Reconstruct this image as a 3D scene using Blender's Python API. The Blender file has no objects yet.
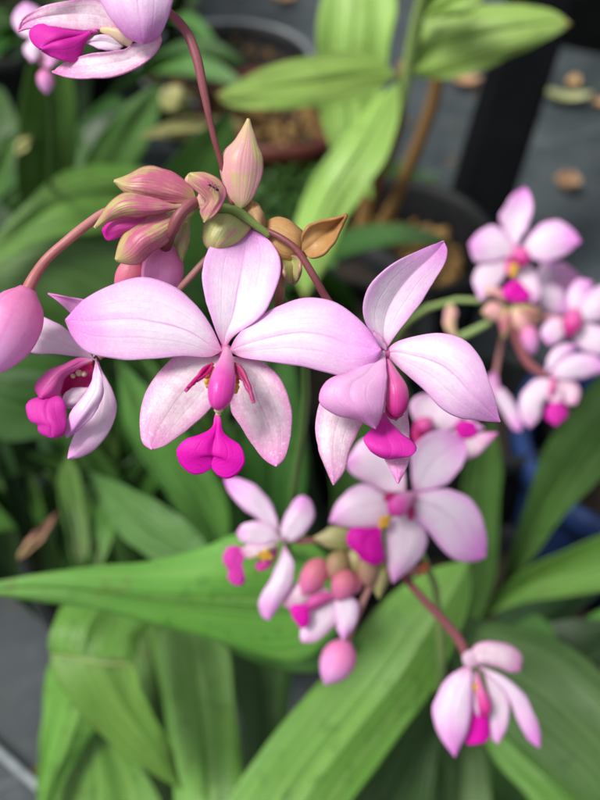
import bpy, math, random
from mathutils import Vector, noise
random.seed(11)
C = bpy.context.scene.collection
# ------------------------------------------------------------------ camera frame
CAM = Vector((0, 0, .70)); TH = math.radians(48); VF = math.radians(50)
RT = Vector((1, 0, 0)); FW = Vector((0, math.cos(TH), -math.sin(TH))); UP = Vector((0, math.sin(TH), math.cos(TH)))
K = 2 * math.tan(VF / 2) / 800
def P(x, y, d): return CAM + FW * d + RT * ((x - 300) * K * d) + UP * ((400 - y) * K * d)
def G(x, y, h=0):
    v = FW + RT * ((x - 300) * K) + UP * ((400 - y) * K)
    return CAM + v * ((h - CAM.z) / v.z)

# ------------------------------------------------------------------ curves
def interp(a, t):
    if not isinstance(a, (list, tuple)): return a
    n = len(a) - 1
    if n == 0: return a[0]
    f = min(max(t, 0), 1) * n; i = min(int(f), n - 1); f -= i
    p0 = a[max(i - 1, 0)]; p1 = a[i]; p2 = a[i + 1]; p3 = a[min(i + 2, n)]
    return p1 + .5 * f * (p2 - p0 + f * (2 * p0 - 5 * p1 + 4 * p2 - p3 + f * (3 * (p1 - p2) + p3 - p0)))
def dense(pts, m=10):
    out = []
    n = len(pts)
    pts = [tuple(p) for p in pts]
    k = len(pts[0])
    for i in range(n - 1):
        p0 = pts[max(i - 1, 0)]; p1 = pts[i]; p2 = pts[i + 1]; p3 = pts[min(i + 2, n - 1)]
        def T(a, b): return max(math.dist(a, b), 1e-9) ** .5
        for s in range(m):
            f = s / m
            d0, d1, d2 = T(p0, p1) if i > 0 else T(p1, p2), T(p1, p2), T(p2, p3) if i < n - 2 else T(p1, p2)
            q = []
            for c in range(k):
                m1 = (p2[c] - p1[c]) + d1 * (((p1[c] - p0[c]) / d0 - (p2[c] - p0[c]) / (d0 + d1)) if i > 0 else 0)
                m2 = (p2[c] - p1[c]) + d1 * (((p3[c] - p2[c]) / d2 - (p3[c] - p1[c]) / (d1 + d2)) if i < n - 2 else 0)
                q.append((2 * f**3 - 3 * f**2 + 1) * p1[c] + (f**3 - 2 * f**2 + f) * m1 + (-2 * f**3 + 3 * f**2) * p2[c] + (f**3 - f**2) * m2)
            out.append(tuple(q))
    out.append(pts[-1]); return out
def resample(pts, ts):
    D = dense(pts); L = [0]
    for a, b in zip(D, D[1:]): L.append(L[-1] + math.dist(a, b))
    out = []; j = 0
    for t in ts:
        s = t * L[-1]
        while j < len(L) - 2 and L[j + 1] < s: j += 1
        f = (s - L[j]) / max(L[j + 1] - L[j], 1e-9); f = min(max(f, 0), 1)
        out.append(tuple(a + (b - a) * f for a, b in zip(D[j], D[j + 1])))
    return out

# ------------------------------------------------------------------ objects
W = {}
def reg(o, w): W[o.name] = Vector(w); return o
def link(name, me, parent, origin):
    o = bpy.data.objects.new(name, me); C.objects.link(o)
    if parent is not None:
        o.parent = parent; o.location = Vector(origin) - W[parent.name]
    else: o.location = origin
    return reg(o, origin)
def thing(name, label, cat, loc, group=None):
    o = link(name, None, None, loc); o.empty_display_size = .01
    o['label'] = label; o['category'] = cat
    if group: o['group'] = group
    return o
def tag(o, label, cat, group=None, kind=None):
    o['label'] = label
    if cat: o['category'] = cat
    if group: o['group'] = group
    if kind: o['kind'] = kind
    return o
def part(name, parent, loc, label=None):
    o = link(name, None, parent, loc); o.empty_display_size = .005
    if label: o['label'] = label
    return o
def mesh(name, V, F, UV, mat, parent=None, origin=None, label=None, smooth=True):
    V = [Vector(v) for v in V]
    if origin is None: origin = V[0].copy()
    me = bpy.data.meshes.new(name)
    me.from_pydata([v - origin for v in V], [], F)
    me.materials.append(mat)
    if UV:
        uv = me.uv_layers.new(name='UVMap'); arr = [0.0] * (2 * len(me.loops))
        for i, l in enumerate(me.loops):
            arr[2 * i], arr[2 * i + 1] = UV[l.vertex_index]
        uv.data.foreach_set('uv', arr)
    if smooth: me.polygons.foreach_set('use_smooth', [True] * len(me.polygons))
    me.update()
    o = link(name, me, parent, origin)
    if label: o['label'] = label
    return o
_sd = [0]
def sheet(name, parent, mat, d, base, L, R, tip, z=0, cup=0, roll=0, M=None, nu=14, nv=26, th=.32, groove=.12, pleat=0, npl=9, wav=.35, label=None, mlate=False):
    """a petal or leaf: two outlines from base to tip, a depth profile, a cross curve, real thickness"""
    _sd[0] += 1; sd = _sd[0] * 3.17
    ts = [.5 * (1 - math.cos(math.pi * i / nv)) * .55 + .45 * i / nv for i in range(nv + 1)]
    A = resample([base] + list(L) + [tip], ts); B = resample([base] + list(R) + [tip], ts)
    Mc = resample([base] + list(M) + [tip], ts) if M else None
    V = []; UV = []; F = []
    for j, t in enumerate(ts):
        dm = interp(d, t); zm = interp(z, t); cp = interp(cup, t) * (.62 if name in ('petal', 'sepal') else .6 if name == 'bract' else 1); rl = interp(roll, t)
        for i in range(nu + 1):
            u = 2 * i / nu - 1
            x = A[j][0] + (B[j][0] - A[j][0]) * (u + 1) / 2; y = A[j][1] + (B[j][1] - A[j][1]) * (u + 1) / 2
            if Mc:
                w = 1 - u * u
                if mlate: k3 = min(max((t - .4) / .45, 0), 1); w *= k3 * k3 * (3 - 2 * k3)
                x += (Mc[j][0] - (A[j][0] + B[j][0]) / 2) * w; y += (Mc[j][1] - (A[j][1] + B[j][1]) / 2) * w
            k2 = (.9 if name != 'leaf' else 1.6) * abs(u) ** 3 * math.sin(math.pi * t)
            x += k2 * noise.noise(Vector((t * 7, u * 2 + sd, 5.1))) * 1.6 + k2 * .5 * noise.noise(Vector((t * 22, sd, u))); y += k2 * noise.noise(Vector((t * 7, u * 2 + sd, 9.7))) * 1.6
            env = math.sin(math.pi * min(max(t, 0), 1)) ** .6 if 0 < t < 1 else 0
            zz = zm + cp * abs(u) ** 1.8 * (.25 + .75 * env) + rl * u * env
            zz -= groove * math.exp(-(u / .12) ** 2) * env
            zz += pleat * math.sin((u + .10 * noise.noise(Vector((u * 3, t, sd)))) * npl * math.pi + .4) * env * (.45 + 1.1 * abs(noise.noise(Vector((u * 2.5 + sd, t * 2, 3)))))
            zz += wav * env * (noise.noise(Vector((u * 1.3 + sd, t * 2.6, sd))) * 1.6 + .5 * abs(u) ** 3 * math.sin(t * 11 + sd + u * 2))
            V.append(P(x, y, dm - zz / 1000)); UV.append((i / nu, t))
    for j in range(nv):
        for i in range(nu):
            a = j * (nu + 1) + i; F.append((a, a + 1, a + nu + 2, a + nu + 1))
    o = mesh(name, V, F, UV, mat, parent, None, label)
    m = o.modifiers.new('thickness', 'SOLIDIFY'); m.thickness = th / 1000; m.offset = 0
    return o
def tubeW(pts, rads, n=12, groove=0, ng=3, m=None):
    """world-space swept tube; returns V,F,UV"""
    m = m or max(8, len(pts) * 5)
    ts = [i / m for i in range(m + 1)]
    D = [Vector(p) for p in resample([tuple(p) for p in pts], ts)]
    V = []; UV = []; F = []; nrm = None
    for j, t in enumerate(ts):
        tg = (D[min(j + 1, m)] - D[max(j - 1, 0)]).normalized()
        if nrm is None:
            nrm = tg.orthogonal().normalized()
        nrm = (nrm - tg * nrm.dot(tg)).normalized(); bi = tg.cross(nrm)
        r = max(interp(rads, t), 1e-6)
        for i in range(n):
            a = 2 * math.pi * i / n; rr = r * (1 + groove * math.cos(a * ng))
            V.append(D[j] + nrm * (math.cos(a) * rr) + bi * (math.sin(a) * rr)); UV.append((i / n, t))
    for j in range(m):
        for i in range(n):
            F.append((j * n + i, j * n + (i + 1) % n, (j + 1) * n + (i + 1) % n, (j + 1) * n + i))
    F.append(tuple(range(n - 1, -1, -1))); F.append(tuple(m * n + i for i in range(n)))
    return V, F, UV
def merge(*parts):
    V = []; F = []; U = []
    for v, f, u in parts:
        o = len(V); V += v; U += u; F += [tuple(i + o for i in q) for q in f]
    return V, F, U
def tube(name, parent, mat, pts, rads, groove=0, ng=3, n=14, m=None, label=None):
    """pts: (px, py, depth); rads in target pixels at that depth"""
    dd = [p[2] for p in pts]
    rw = []
    k = len(rads)
    for i, r in enumerate(rads): rw.append(r * K * interp(dd, i / max(k - 1, 1)))
    V, F, U = tubeW([P(*p) for p in pts], rw, n, groove, ng, m)
    return mesh(name, V, F, U, mat, parent, None, label)
def bud(name, parent, mat, a, b, w, d, groove=.045, label=None, prof=(.30, .74, .95, 1, .95, .78, .48, .06)):
    """a plump closed bud from pixel a to pixel b, w = half width in px"""
    d0, d1 = d if isinstance(d, tuple) else (d, d)
    pts = [(a[0] + (b[0] - a[0]) * t, a[1] + (b[1] - a[1]) * t, d0 + (d1 - d0) * t) for t in (0, .33, .66, 1)]
    return tube(name, parent, mat, pts, [w * p for p in prof], groove, 3, 18, 22, label)
def ball(c, r, n=8, m=6, sq=(1, 1, 1), rot=None):
    V = []; F = []; U = []
    for j in range(m + 1):
        ph = math.pi * j / m
        for i in range(n):
            a = 2 * math.pi * i / n
            q = Vector((math.sin(ph) * math.cos(a) * sq[0], math.sin(ph) * math.sin(a) * sq[1], math.cos(ph) * sq[2])) * r
            if rot: q.rotate(rot)
            V.append(Vector(c) + q); U.append((i / n, j / m))
    for j in range(m):
        for i in range(n): F.append((j * n + i, j * n + (i + 1) % n, (j + 1) * n + (i + 1) % n, (j + 1) * n + i))
    return V, F, U

# ------------------------------------------------------------------ materials
class NT:
    def __init__(s, name):
        s.m = bpy.data.materials.new(name); s.m.use_nodes = True; s.t = s.m.node_tree; s.t.nodes.clear()
        s.out = s.t.nodes.new('ShaderNodeOutputMaterial')
    def n(s, kind, **kw):
        o = s.t.nodes.new(kind)
        for k, v in kw.items():
            if k.startswith('i_'): s.put(o, k[2:], v)
            else: setattr(o, k, v)
        return o
    def put(s, o, k, v):
        k = int(k) if k.isdigit() else k.replace('_', ' ')
        if isinstance(v, bpy.types.NodeSocket): s.t.links.new(v, o.inputs[k])
        elif isinstance(v, tuple) and len(v) == 3 and o.inputs[k].type == 'RGBA': o.inputs[k].default_value = (*v, 1)
        else: o.inputs[k].default_value = v
    def math(s, op, a, b=0, c=0):
        o = s.n('ShaderNodeMath', operation=op); s.put(o, '0', a); s.put(o, '1', b)
        if op in ('MULTIPLY_ADD', 'SMOOTH_MIN'): s.put(o, '2', c)
        return o.outputs[0]
    def ss(s, v, a, b, lo=0., hi=1.):
        o = s.n('ShaderNodeMapRange', interpolation_type='SMOOTHSTEP')
        s.put(o, 'Value', v); s.put(o, 'From_Min', a); s.put(o, 'From_Max', b); s.put(o, 'To_Min', lo); s.put(o, 'To_Max', hi)
        return o.outputs[0]
    def mix(s, f, a, b, bt='MIX'):
        o = s.n('ShaderNodeMix', data_type='RGBA', blend_type=bt)
        s.put(o, '0', f)
        for i, v in ((6, a), (7, b)):
            if isinstance(v, bpy.types.NodeSocket): s.t.links.new(v, o.inputs[i])
            else: o.inputs[i].default_value = (*v, 1)
        return o.outputs[2]
    def uv(s):
        t = s.n('ShaderNodeTexCoord'); p = s.n('ShaderNodeSeparateXYZ'); s.t.links.new(t.outputs['UV'], p.inputs[0])
        return t, p.outputs[0], p.outputs[1]
    def noise(s, vec, scale, detail=3, rough=.55):
        o = s.n('ShaderNodeTexNoise'); s.put(o, 'Scale', float(scale)); s.put(o, 'Detail', float(detail)); s.put(o, 'Roughness', rough)
        if vec is not None: s.t.links.new(vec, o.inputs['Vector'])
        return o.outputs['Fac']
    def bump(s, h, strength, dist):
        o = s.n('ShaderNodeBump'); s.put(o, 'Height', h); s.put(o, 'Strength', strength); s.put(o, 'Distance', dist)
        return o.outputs[0]
    def finish(s, col, rough, nrm=None, transl=0, tcol=None, spec=.4, coat=0, sheen=0):
        p = s.n('ShaderNodeBsdfPrincipled'); s.put(p, 'Base_Color', col); s.put(p, 'Roughness', rough); s.put(p, 'Specular IOR Level', spec)
        if coat: s.put(p, 'Coat Weight', coat); s.put(p, 'Coat Roughness', .25)
        if nrm is not None: s.t.links.new(nrm, p.inputs['Normal'])
        o = p.outputs[0]
        if transl:
            t = s.n('ShaderNodeBsdfTranslucent'); s.put(t, 'Color', tcol if tcol is not None else col)
            x = s.n('ShaderNodeMixShader'); s.put(x, '0', transl); s.t.links.new(o, x.inputs[1]); s.t.links.new(t.outputs[0], x.inputs[2]); o = x.outputs[0]
        s.t.links.new(o, s.out.inputs[0]); return s.m

def petal_mat(name, c0, c1, c2, cb, vein=.35, rib=.45, edge=.55, t0=.55, grain=.5, rough=.42):
    """c0 pale middle, c1 veins, c2 tip and edge, cb base"""
    s = NT(name); tc, u, v = s.uv()
    obj = tc.outputs['Object']; ri = s.n('ShaderNodeObjectInfo').outputs['Random']
    uvn = s.noise(tc.outputs['UV'], 3.5, 2)
    un = s.math('ADD', u, s.math('MULTIPLY', s.math('SUBTRACT', uvn, .5), .07))
    cu = s.math('ABSOLUTE', s.math('MULTIPLY', s.math('SUBTRACT', un, .5), 2))
    edgef = s.math('MULTIPLY', s.ss(cu, .45, 1.02), edge)
    tipf = s.ss(s.math('ADD', v, s.math('MULTIPLY', s.math('SUBTRACT', s.noise(obj, 160, 2), .5), .25)), t0, 1.0)
    f = s.math('MAXIMUM', edgef, tipf)
    col = s.mix(f, c0, c2)
    col = s.mix(s.math('MULTIPLY', s.ss(v, .20, 0.0), .9), col, cb)
    # veins run lengthwise and fan out, faint
    w = s.math('ABSOLUTE', s.math('SINE', s.math('MULTIPLY', un, 44.0)))
    vf = s.math('MULTIPLY', s.ss(w, .35, 0.0), s.math('MULTIPLY', s.ss(s.noise(tc.outputs['UV'], 9, 2), .35, .65), vein))
    col = s.mix(vf, col, c1)
    rb = s.math('MULTIPLY', s.ss(cu, .055, 0.0), s.math('MULTIPLY', s.ss(v, 1.0, .3), rib))
    col = s.mix(rb, col, c1)
    w2 = s.math('ABSOLUTE', s.math('SINE', s.math('MULTIPLY', s.math('SUBTRACT', un, .5), 13.5)))
    col = s.mix(s.math('MULTIPLY', s.math('MULTIPLY', s.ss(w2, .16, 0.0), s.ss(cu, .75, .35)), s.math('MULTIPLY', s.ss(v, .85, .15), .38)), col, c1)
    # crystalline cells of the petal skin
    vo = s.n('ShaderNodeTexVoronoi'); s.put(vo, 'Scale', 2600.0); s.t.links.new(obj, vo.inputs['Vector'])
    cell = vo.outputs['Distance']
    mott = s.noise(obj, 700, 4, .65)
    g = s.mix(s.math('MULTIPLY', s.ss(mott, .42, .62), grain * .32), col, c1)
    g = s.mix(s.math('MULTIPLY', s.ss(s.noise(obj, 1900, 2), .5, .75), grain * .5), g, (min(c0[0] * 1.15, .92), min(c0[1] * 1.2, .9), min(c0[2] * 1.12, .92)))
    hs = s.n('ShaderNodeHueSaturation'); s.put(hs, 'Color', g)
    s.put(hs, 'Value', s.math('MULTIPLY_ADD', ri, .08, .96)); s.put(hs, 'Saturation', s.math('MULTIPLY_ADD', ri, .16, .93))
    col = hs.outputs[0]
    h = s.math('ADD', s.math('MULTIPLY', cell, -.5), s.math('ADD', s.math('MULTIPLY', w, -.08), s.math('MULTIPLY', s.ss(w2, .3, 0.), -.7)))
    nr = s.bump(s.math('ADD', h, s.math('MULTIPLY', mott, .5)), .16, .00035)
    return s.finish(col, rough, nr, .30, s.mix(.5, col, c2), .35)
def bract_mat(name, rose, green, bal):
    s = NT(name); tc, u, v = s.uv(); obj = tc.outputs['Object']
    cu = s.math('ABSOLUTE', s.math('MULTIPLY', s.math('SUBTRACT', u, .5), 2))
    mp = s.n('ShaderNodeMapping'); s.put(mp, 'Scale', (7, 1.3, 1)); s.t.links.new(tc.outputs['UV'], mp.inputs['Vector'])
    a = s.noise(mp.outputs[0], 1.6, 3); b = s.noise(obj, 180, 3)
    f = s.math('ADD', s.math('MULTIPLY', s.math('ADD', a, b), .5), s.math('MULTIPLY', s.math('SUBTRACT', 1, s.math('MULTIPLY', cu, 1.6)), .07))
    f = s.math('MAXIMUM', s.ss(f, bal + .07, bal + .16 - .07), s.math('MAXIMUM', s.ss(v, .70, 1.), s.ss(v, .25, 0.)))
    f = s.math('MINIMUM', s.ss(s.math('ADD', s.math('MULTIPLY', s.math('ADD', a, b), .5), 0), bal - .05, bal + .10), 1)
    f = s.math('MAXIMUM', f, s.math('MAXIMUM', s.ss(v, .68, 1.), s.ss(v, .28, 0.)))
    col = s.mix(f, rose, green)
    w = s.math('ABSOLUTE', s.math('SINE', s.math('MULTIPLY', s.math('ADD', u, s.math('MULTIPLY', a, .12)), 34.)))
    col = s.mix(s.math('MULTIPLY', s.ss(w, .5, 0.), s.math('MULTIPLY', s.ss(a, .35, .6), .16)), col, tuple(c * .6 for c in rose))
    col = s.mix(s.math('MULTIPLY', s.ss(cu, .86, 1.), .7), col, (rose[0] * .95, rose[1] * .6, rose[2] * .9))
    gr = s.noise(obj, 1300, 4, .7)
    col = s.mix(s.math('MULTIPLY', s.ss(gr, .5, .7), .3), col, tuple(min(c * 1.3 + .06, .9) for c in rose))
    h = s.math('ADD', s.math('MULTIPLY', gr, .5), s.math('MULTIPLY', w, .25))
    return s.finish(col, .38, s.bump(h, .3, .00035), .2, col, .45)
LIL = petal_mat('petal lilac', (.87, .78, .87), (.66, .36, .66), (.81, .28, .76), (.78, .24, .56), rib=.75, vein=.35, edge=.6, t0=.40)
PNK = petal_mat('petal pink rimmed', (.89, .77, .83), (.70, .32, .54), (.80, .26, .62), (.80, .32, .54), vein=.45, edge=.75, grain=1.1)
DPK = petal_mat('petal outer pink', (.80, .46, .74), (.72, .30, .62), (.76, .26, .66), (.84, .56, .74), edge=.7, t0=.4)
WHT = petal_mat('petal white', (.88, .77, .86), (.76, .46, .70), (.82, .36, .76), (.84, .50, .68), t0=.55)
LIP = petal_mat('lip magenta', (.70, .006, .42), (.56, .004, .34), (.76, .015, .52), (.78, .14, .46), edge=.4, t0=.7, grain=.5, vein=.8, rough=.6)
LPK = petal_mat('lip side pink', (.70, .13, .42), (.58, .04, .28), (.70, .05, .42), (.76, .35, .55), edge=.4, grain=.15)
RED = petal_mat('side lobe crimson', (.52, .03, .17), (.40, .01, .08), (.60, .05, .30), (.55, .10, .12), grain=.2)
BR1 = bract_mat('bract rose green', (.52, .13, .22), (.50, .46, .16), .50)
BR2 = bract_mat('bract pale', (.72, .36, .38), (.60, .52, .22), .50)
BR3 = petal_mat('bract dry tan', (.60, .36, .16), (.34, .14, .05), (.30, .12, .04), (.55, .36, .14), vein=.6, edge=.3, grain=.5)
BR4 = bract_mat('bract green', (.55, .26, .26), (.44, .46, .16), .40)

def bud_mat(name, c0, c1, c2, rough=.38):
    s = NT(name); tc, u, v = s.uv(); obj = tc.outputs['Object']
    st = s.math('ABSOLUTE', s.math('SINE', s.math('MULTIPLY', u, 28.0)))
    st = s.math('MULTIPLY', s.ss(st, .5, 0.), s.ss(s.noise(obj, 300, 3), .3, .6))
    col = s.mix(s.ss(s.math('ADD', v, s.math('MULTIPLY', s.math('SUBTRACT', s.noise(obj, 250, 2), .5), .4)), .1, .8), c0, c1)
    col = s.mix(s.math('MULTIPLY', st, .3), col, c2)
    seam = s.ss(s.math('ABSOLUTE', s.math('SINE', s.math('MULTIPLY', u, 9.4248))), .10, 0.)
    col = s.mix(s.math('MULTIPLY', seam, .5), col, c2)
    gr = s.noise(obj, 1500, 4, .7)
    col = s.mix(s.math('MULTIPLY', s.ss(gr, .5, .7), .15), col, tuple(min(c * 1.35 + .05, .9) for c in c1))
    return s.finish(col, rough, s.bump(s.math('SUBTRACT', s.math('MULTIPLY', gr, .5), seam), .3, .0004), .28, col, .4)
BUD = bud_mat('bud pink', (.82, .25, .52), (.85, .42, .80), (.76, .15, .50))
BUDR = bud_mat('bud rose', (.72, .22, .28), (.82, .22, .48), (.66, .08, .24))
BUDT = bud_mat('bud tan', (.40, .30, .14), (.56, .30, .24), (.50, .20, .18))
BUDG = bud_mat('bud green', (.34, .38, .12), (.50, .46, .24), (.40, .42, .12))
PED = bud_mat('pedicel rose', (.24, .065, .07), (.36, .12, .14), (.13, .03, .04), .42)
PEDG = bud_mat('pedicel pale rose', (.48, .24, .20), (.60, .30, .30), (.44, .16, .16), .42)
PEDR = bud_mat('pedicel pink', (.50, .17, .17), (.58, .26, .25), (.40, .10, .12), .4)
BUDW = bud_mat('hood white', (.80, .52, .68), (.84, .62, .76), (.8, .4, .6), .5)
STG = bud_mat('stem green', (.16, .26, .06), (.22, .32, .08), (.12, .20, .04), .45)
STD = bud_mat('stem dark green', (.07, .15, .03), (.10, .20, .04), (.05, .10, .02), .5)
STM = bud_mat('stem mid green', (.12, .24, .05), (.16, .28, .07), (.1, .2, .04), .5)
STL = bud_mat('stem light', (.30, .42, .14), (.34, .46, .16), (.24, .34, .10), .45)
CAN = bud_mat('cane tan', (.30, .17, .06), (.34, .20, .07), (.20, .10, .035), .6)
COL = bud_mat('column pink', (.84, .46, .68), (.76, .06, .46), (.80, .20, .54), .3)
COLP = bud_mat('column rose', (.76, .22, .48), (.64, .03, .30), (.66, .06, .34), .3)
COLC = bud_mat('column cream', (.80, .62, .50), (.76, .62, .34), (.75, .45, .4), .4)
YEL = bud_mat('callus yellow', (.75, .45, .04), (.80, .55, .06), (.6, .2, .03), .5)
ORG = bud_mat('callus orange', (.55, .14, .05), (.60, .22, .10), (.40, .03, .03), .5)

def leaf_mat(name, c0, c1, c2, nst=60., transl=.22, rough=.42, tip=None, spots=0, tcol=None):
    s = NT(name); tc, u, v = s.uv(); obj = tc.outputs['Object']; ri = s.n('ShaderNodeObjectInfo').outputs['Random']
    mp = s.n('ShaderNodeMapping'); s.put(mp, 'Scale', (nst, 2.2, 1)); s.t.links.new(tc.outputs['UV'], mp.inputs['Vector'])
    fib = s.noise(mp.outputs[0], 1.0, 5, .65)
    mp2 = s.n('ShaderNodeMapping'); s.put(mp2, 'Scale', (nst * .18, .8, 1)); s.t.links.new(tc.outputs['UV'], mp2.inputs['Vector'])
    big = s.noise(mp2.outputs[0], 1.0, 3)
    col = s.mix(s.ss(fib, .35, .68), c0, c1)
    col = s.mix(s.math('MULTIPLY', s.ss(big, .48, .72), .7), col, c2)
    blot = s.noise(obj, 26, 3)
    b2 = s.noise(obj, 130, 2, .5)
    col = s.mix(s.math('MULTIPLY', s.ss(b2, .58, .68), .5), col, tuple(c * .7 for c in c0))
    col = s.mix(s.math('MULTIPLY', s.ss(blot, .50, .70), .45), col, c0)
    ww = s.math('SINE', s.math('MULTIPLY', s.math('ADD', u, s.math('MULTIPLY', s.noise(tc.outputs['UV'], 2.5, 2), .05)), nst * 2.6))
    col = s.mix(s.math('MULTIPLY', s.ss(ww, .1, 1.), s.math('MULTIPLY', s.ss(s.noise(obj, 18, 2), .35, .6), .35)), col, c2)  # pleat highlights put into the colour as paler stripes
    cu = s.math('ABSOLUTE', s.math('SUBTRACT', u, .5))
    col = s.mix(s.math('MULTIPLY', s.ss(cu, .018, .0), .5), col, c2)
    if spots:
        sp = s.noise(obj, 95, 2)
        col = s.mix(s.math('MULTIPLY', s.ss(sp, .62, .70), spots), col, (.12, .07, .02))
    if tip: col = s.mix(s.ss(v, .93, 1.0), col, tip)
    hs = s.n('ShaderNodeHueSaturation'); s.put(hs, 'Color', col); s.put(hs, 'Value', s.math('MULTIPLY_ADD', ri, .3, .86)); s.put(hs, 'Hue', s.math('MULTIPLY_ADD', ri, .02, .49))
    col = hs.outputs[0]
    nr = s.bump(s.math('ADD', s.math('ADD', fib, s.math('MULTIPLY', ww, .35)), s.math('MULTIPLY', s.noise(obj, 400, 3), .3)), .5, .0008)
    return s.finish(col, s.ss(s.noise(obj, 60, 3), .3, .7, rough - .07, rough + .14), nr, transl, tcol or s.mix(.5, col, (.2, .34, .03)), .5, coat=.12)
LF = leaf_mat('leaf green', (.060, .17, .024), (.11, .26, .048), (.19, .36, .085), rough=.38, spots=.35)
LFB = leaf_mat('leaf bright', (.08, .23, .024), (.15, .33, .055), (.24, .43, .10), rough=.38, spots=.3)
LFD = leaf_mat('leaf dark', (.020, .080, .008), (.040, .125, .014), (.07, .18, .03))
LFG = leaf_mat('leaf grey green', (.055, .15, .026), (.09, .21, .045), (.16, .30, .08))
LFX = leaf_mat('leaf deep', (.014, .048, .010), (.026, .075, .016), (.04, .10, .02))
LFP = leaf_mat('leaf pale sheen', (.095, .275, .030), (.165, .375, .055), (.28, .48, .12), rough=.34, spots=.25, nst=80.)
LFY = leaf_mat('leaf lime', (.28, .48, .085), (.34, .55, .12), (.41, .58, .17), 34., .3, .45, (.40, .30, .10))
LFW = leaf_mat('leaf yellowing', (.40, .42, .14), (.48, .46, .18), (.5, .42, .2), 34.)
DRY = leaf_mat('leaf dry', (.40, .24, .11), (.50, .32, .16), (.32, .18, .08), 20., .05, .6, tcol=(.4, .25, .1))
DRG = leaf_mat('leaf dry olive', (.28, .32, .14), (.36, .38, .18), (.3, .26, .12), 20., .05, .6, tcol=(.3, .3, .1))

def plain(name, c0, c1, scale, rough=.6, bumpd=.0005, spec=.4, c2=None, detail=5):
    s = NT(name); tc = s.n('ShaderNodeTexCoord'); obj = tc.outputs['Object']
    a = s.noise(obj, scale, detail, .65); b = s.noise(obj, scale * 6, 3, .6)
    col = s.mix(s.ss(a, .35, .65), c0, c1)
    col = s.mix(s.math('MULTIPLY', s.ss(b, .5, .75), .35), col, c2 or c1)
    return s.finish(col, s.ss(b, .3, .7, rough - .1, rough + .1), s.bump(s.math('ADD', a, b), .5, bumpd), 0, None, spec)
BLK = plain('plastic black', (.006, .007, .008), (.010, .012, .012), 30, .6, spec=.2, c2=(.03, .027, .02))
GRY = plain('plastic grey rim highlight', (.16, .18, .19), (.24, .26, .27), 40, .5)
MAR = plain('plastic maroon', (.08, .016, .012), (.12, .03, .02), 30, .5)
BLU = plain('plastic blue', (.008, .022, .085), (.012, .034, .12), 30, .55, spec=.25, c2=(.04, .06, .11))
MET = plain('paint black', (.0025, .003, .0035), (.004, .005, .006), 18, .8, spec=.06)
SOIL = plain('soil', (.010, .007, .005), (.032, .022, .013), 60, .9, .004)
BRK = plain('bark', (.07, .035, .014), (.30, .18, .055), 38, .8, .001, c2=(.08, .04, .02))
COIR = plain('coir', (.13, .07, .03), (.26, .15, .07), 70, .85, .003)
INK = plain('ant black', (.006, .004, .004), (.012, .008, .006), 900, .25, .00001)
HOS = plain('hose pale', (.16, .19, .20), (.26, .29, .30), 60, .45)

def ground_mat():
    s = NT('slate paving'); tc = s.n('ShaderNodeTexCoord'); mp = s.n('ShaderNodeMapping')
    s.put(mp, 'Rotation', (0, 0, math.radians(-24))); s.t.links.new(tc.outputs['Object'], mp.inputs['Vector']); v = mp.outputs[0]
    br = s.n('ShaderNodeTexBrick', offset=.5); s.t.links.new(v, br.inputs['Vector'])
    s.put(br, 'Scale', 1.0); s.put(br, 'Brick Width', .40); s.put(br, 'Row Height', .30); s.put(br, 'Mortar Size', .004); s.put(br, 'Mortar Smooth', .4)
    a = s.noise(v, 7, 6, .6); b = s.noise(v, 60, 5, .7)
    col = s.mix(s.ss(a, .3, .7), (.022, .031, .034), (.050, .063, .068))
    col = s.mix(s.math('MULTIPLY', s.ss(b, .5, .72), .5), col, (.09, .105, .11))
    col = s.mix(s.math('MULTIPLY', s.ss(s.noise(v, 18, 4), .56, .7), .5), col, (.05, .05, .04))
    col = s.mix(s.math('MULTIPLY', br.outputs['Fac'], .6), col, (.09, .105, .11))
    h = s.math('ADD', s.math('MULTIPLY', b, .4), s.math('MULTIPLY', br.outputs['Fac'], -1.))
    return s.finish(col, s.ss(a, .3, .7, .45, .75), s.bump(h, .5, .002), 0, None, .4)

# ------------------------------------------------------------------ the setting
g = mesh('ground', [(-40, -40, 0), (40, -40, 0), (40, 40, 0), (-40, 40, 0)], [(0, 1, 2, 3)], None, ground_mat(), None, Vector((0, 0, 0)), smooth=False)
g['kind'] = 'structure'

# ================================================================== FLOWERS
FS = .165
def loc3(x, y, d): return P(x, y, d)
def mk_flower(spike, x, y, d, label=None): return part('flower', spike, P(x, y, d), label)

# ---------------- front spike
base1 = G(262, 640)
S1 = thing('orchid_flower_spike', 'nearest orchid spike with large sharp pale lilac flowers and a knot of rosy bracts', 'orchid flower spike', base1, 'orchid flower spikes')
d = FS
# stem and rachis
def stemW(name, parent, mat, pxs, end, rads):
    V, F, U = tubeW([P(*p) for p in pxs] + [end], rads, 14)
    return mesh(name, V, F, U, mat, parent)
stemW('stem', S1, STM, [(240, 226, d + .006), (262, 262, d + .014), (300, 340, .205), (306, 400, .235), (295, 480, .27), (285, 560, .36)], base1 + Vector((0, 0, .005)), [.0010, .0013, .0017, .0019, .0020, .0024, .003])
tube('rachis', S1, STG, [(196, 203, d), (214, 208, d + .001), (234, 210, d), (252, 222, d), (270, 236, d + .001)], [4.5, 5, 5, 4.2, 3.4], .05, 5)

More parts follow.
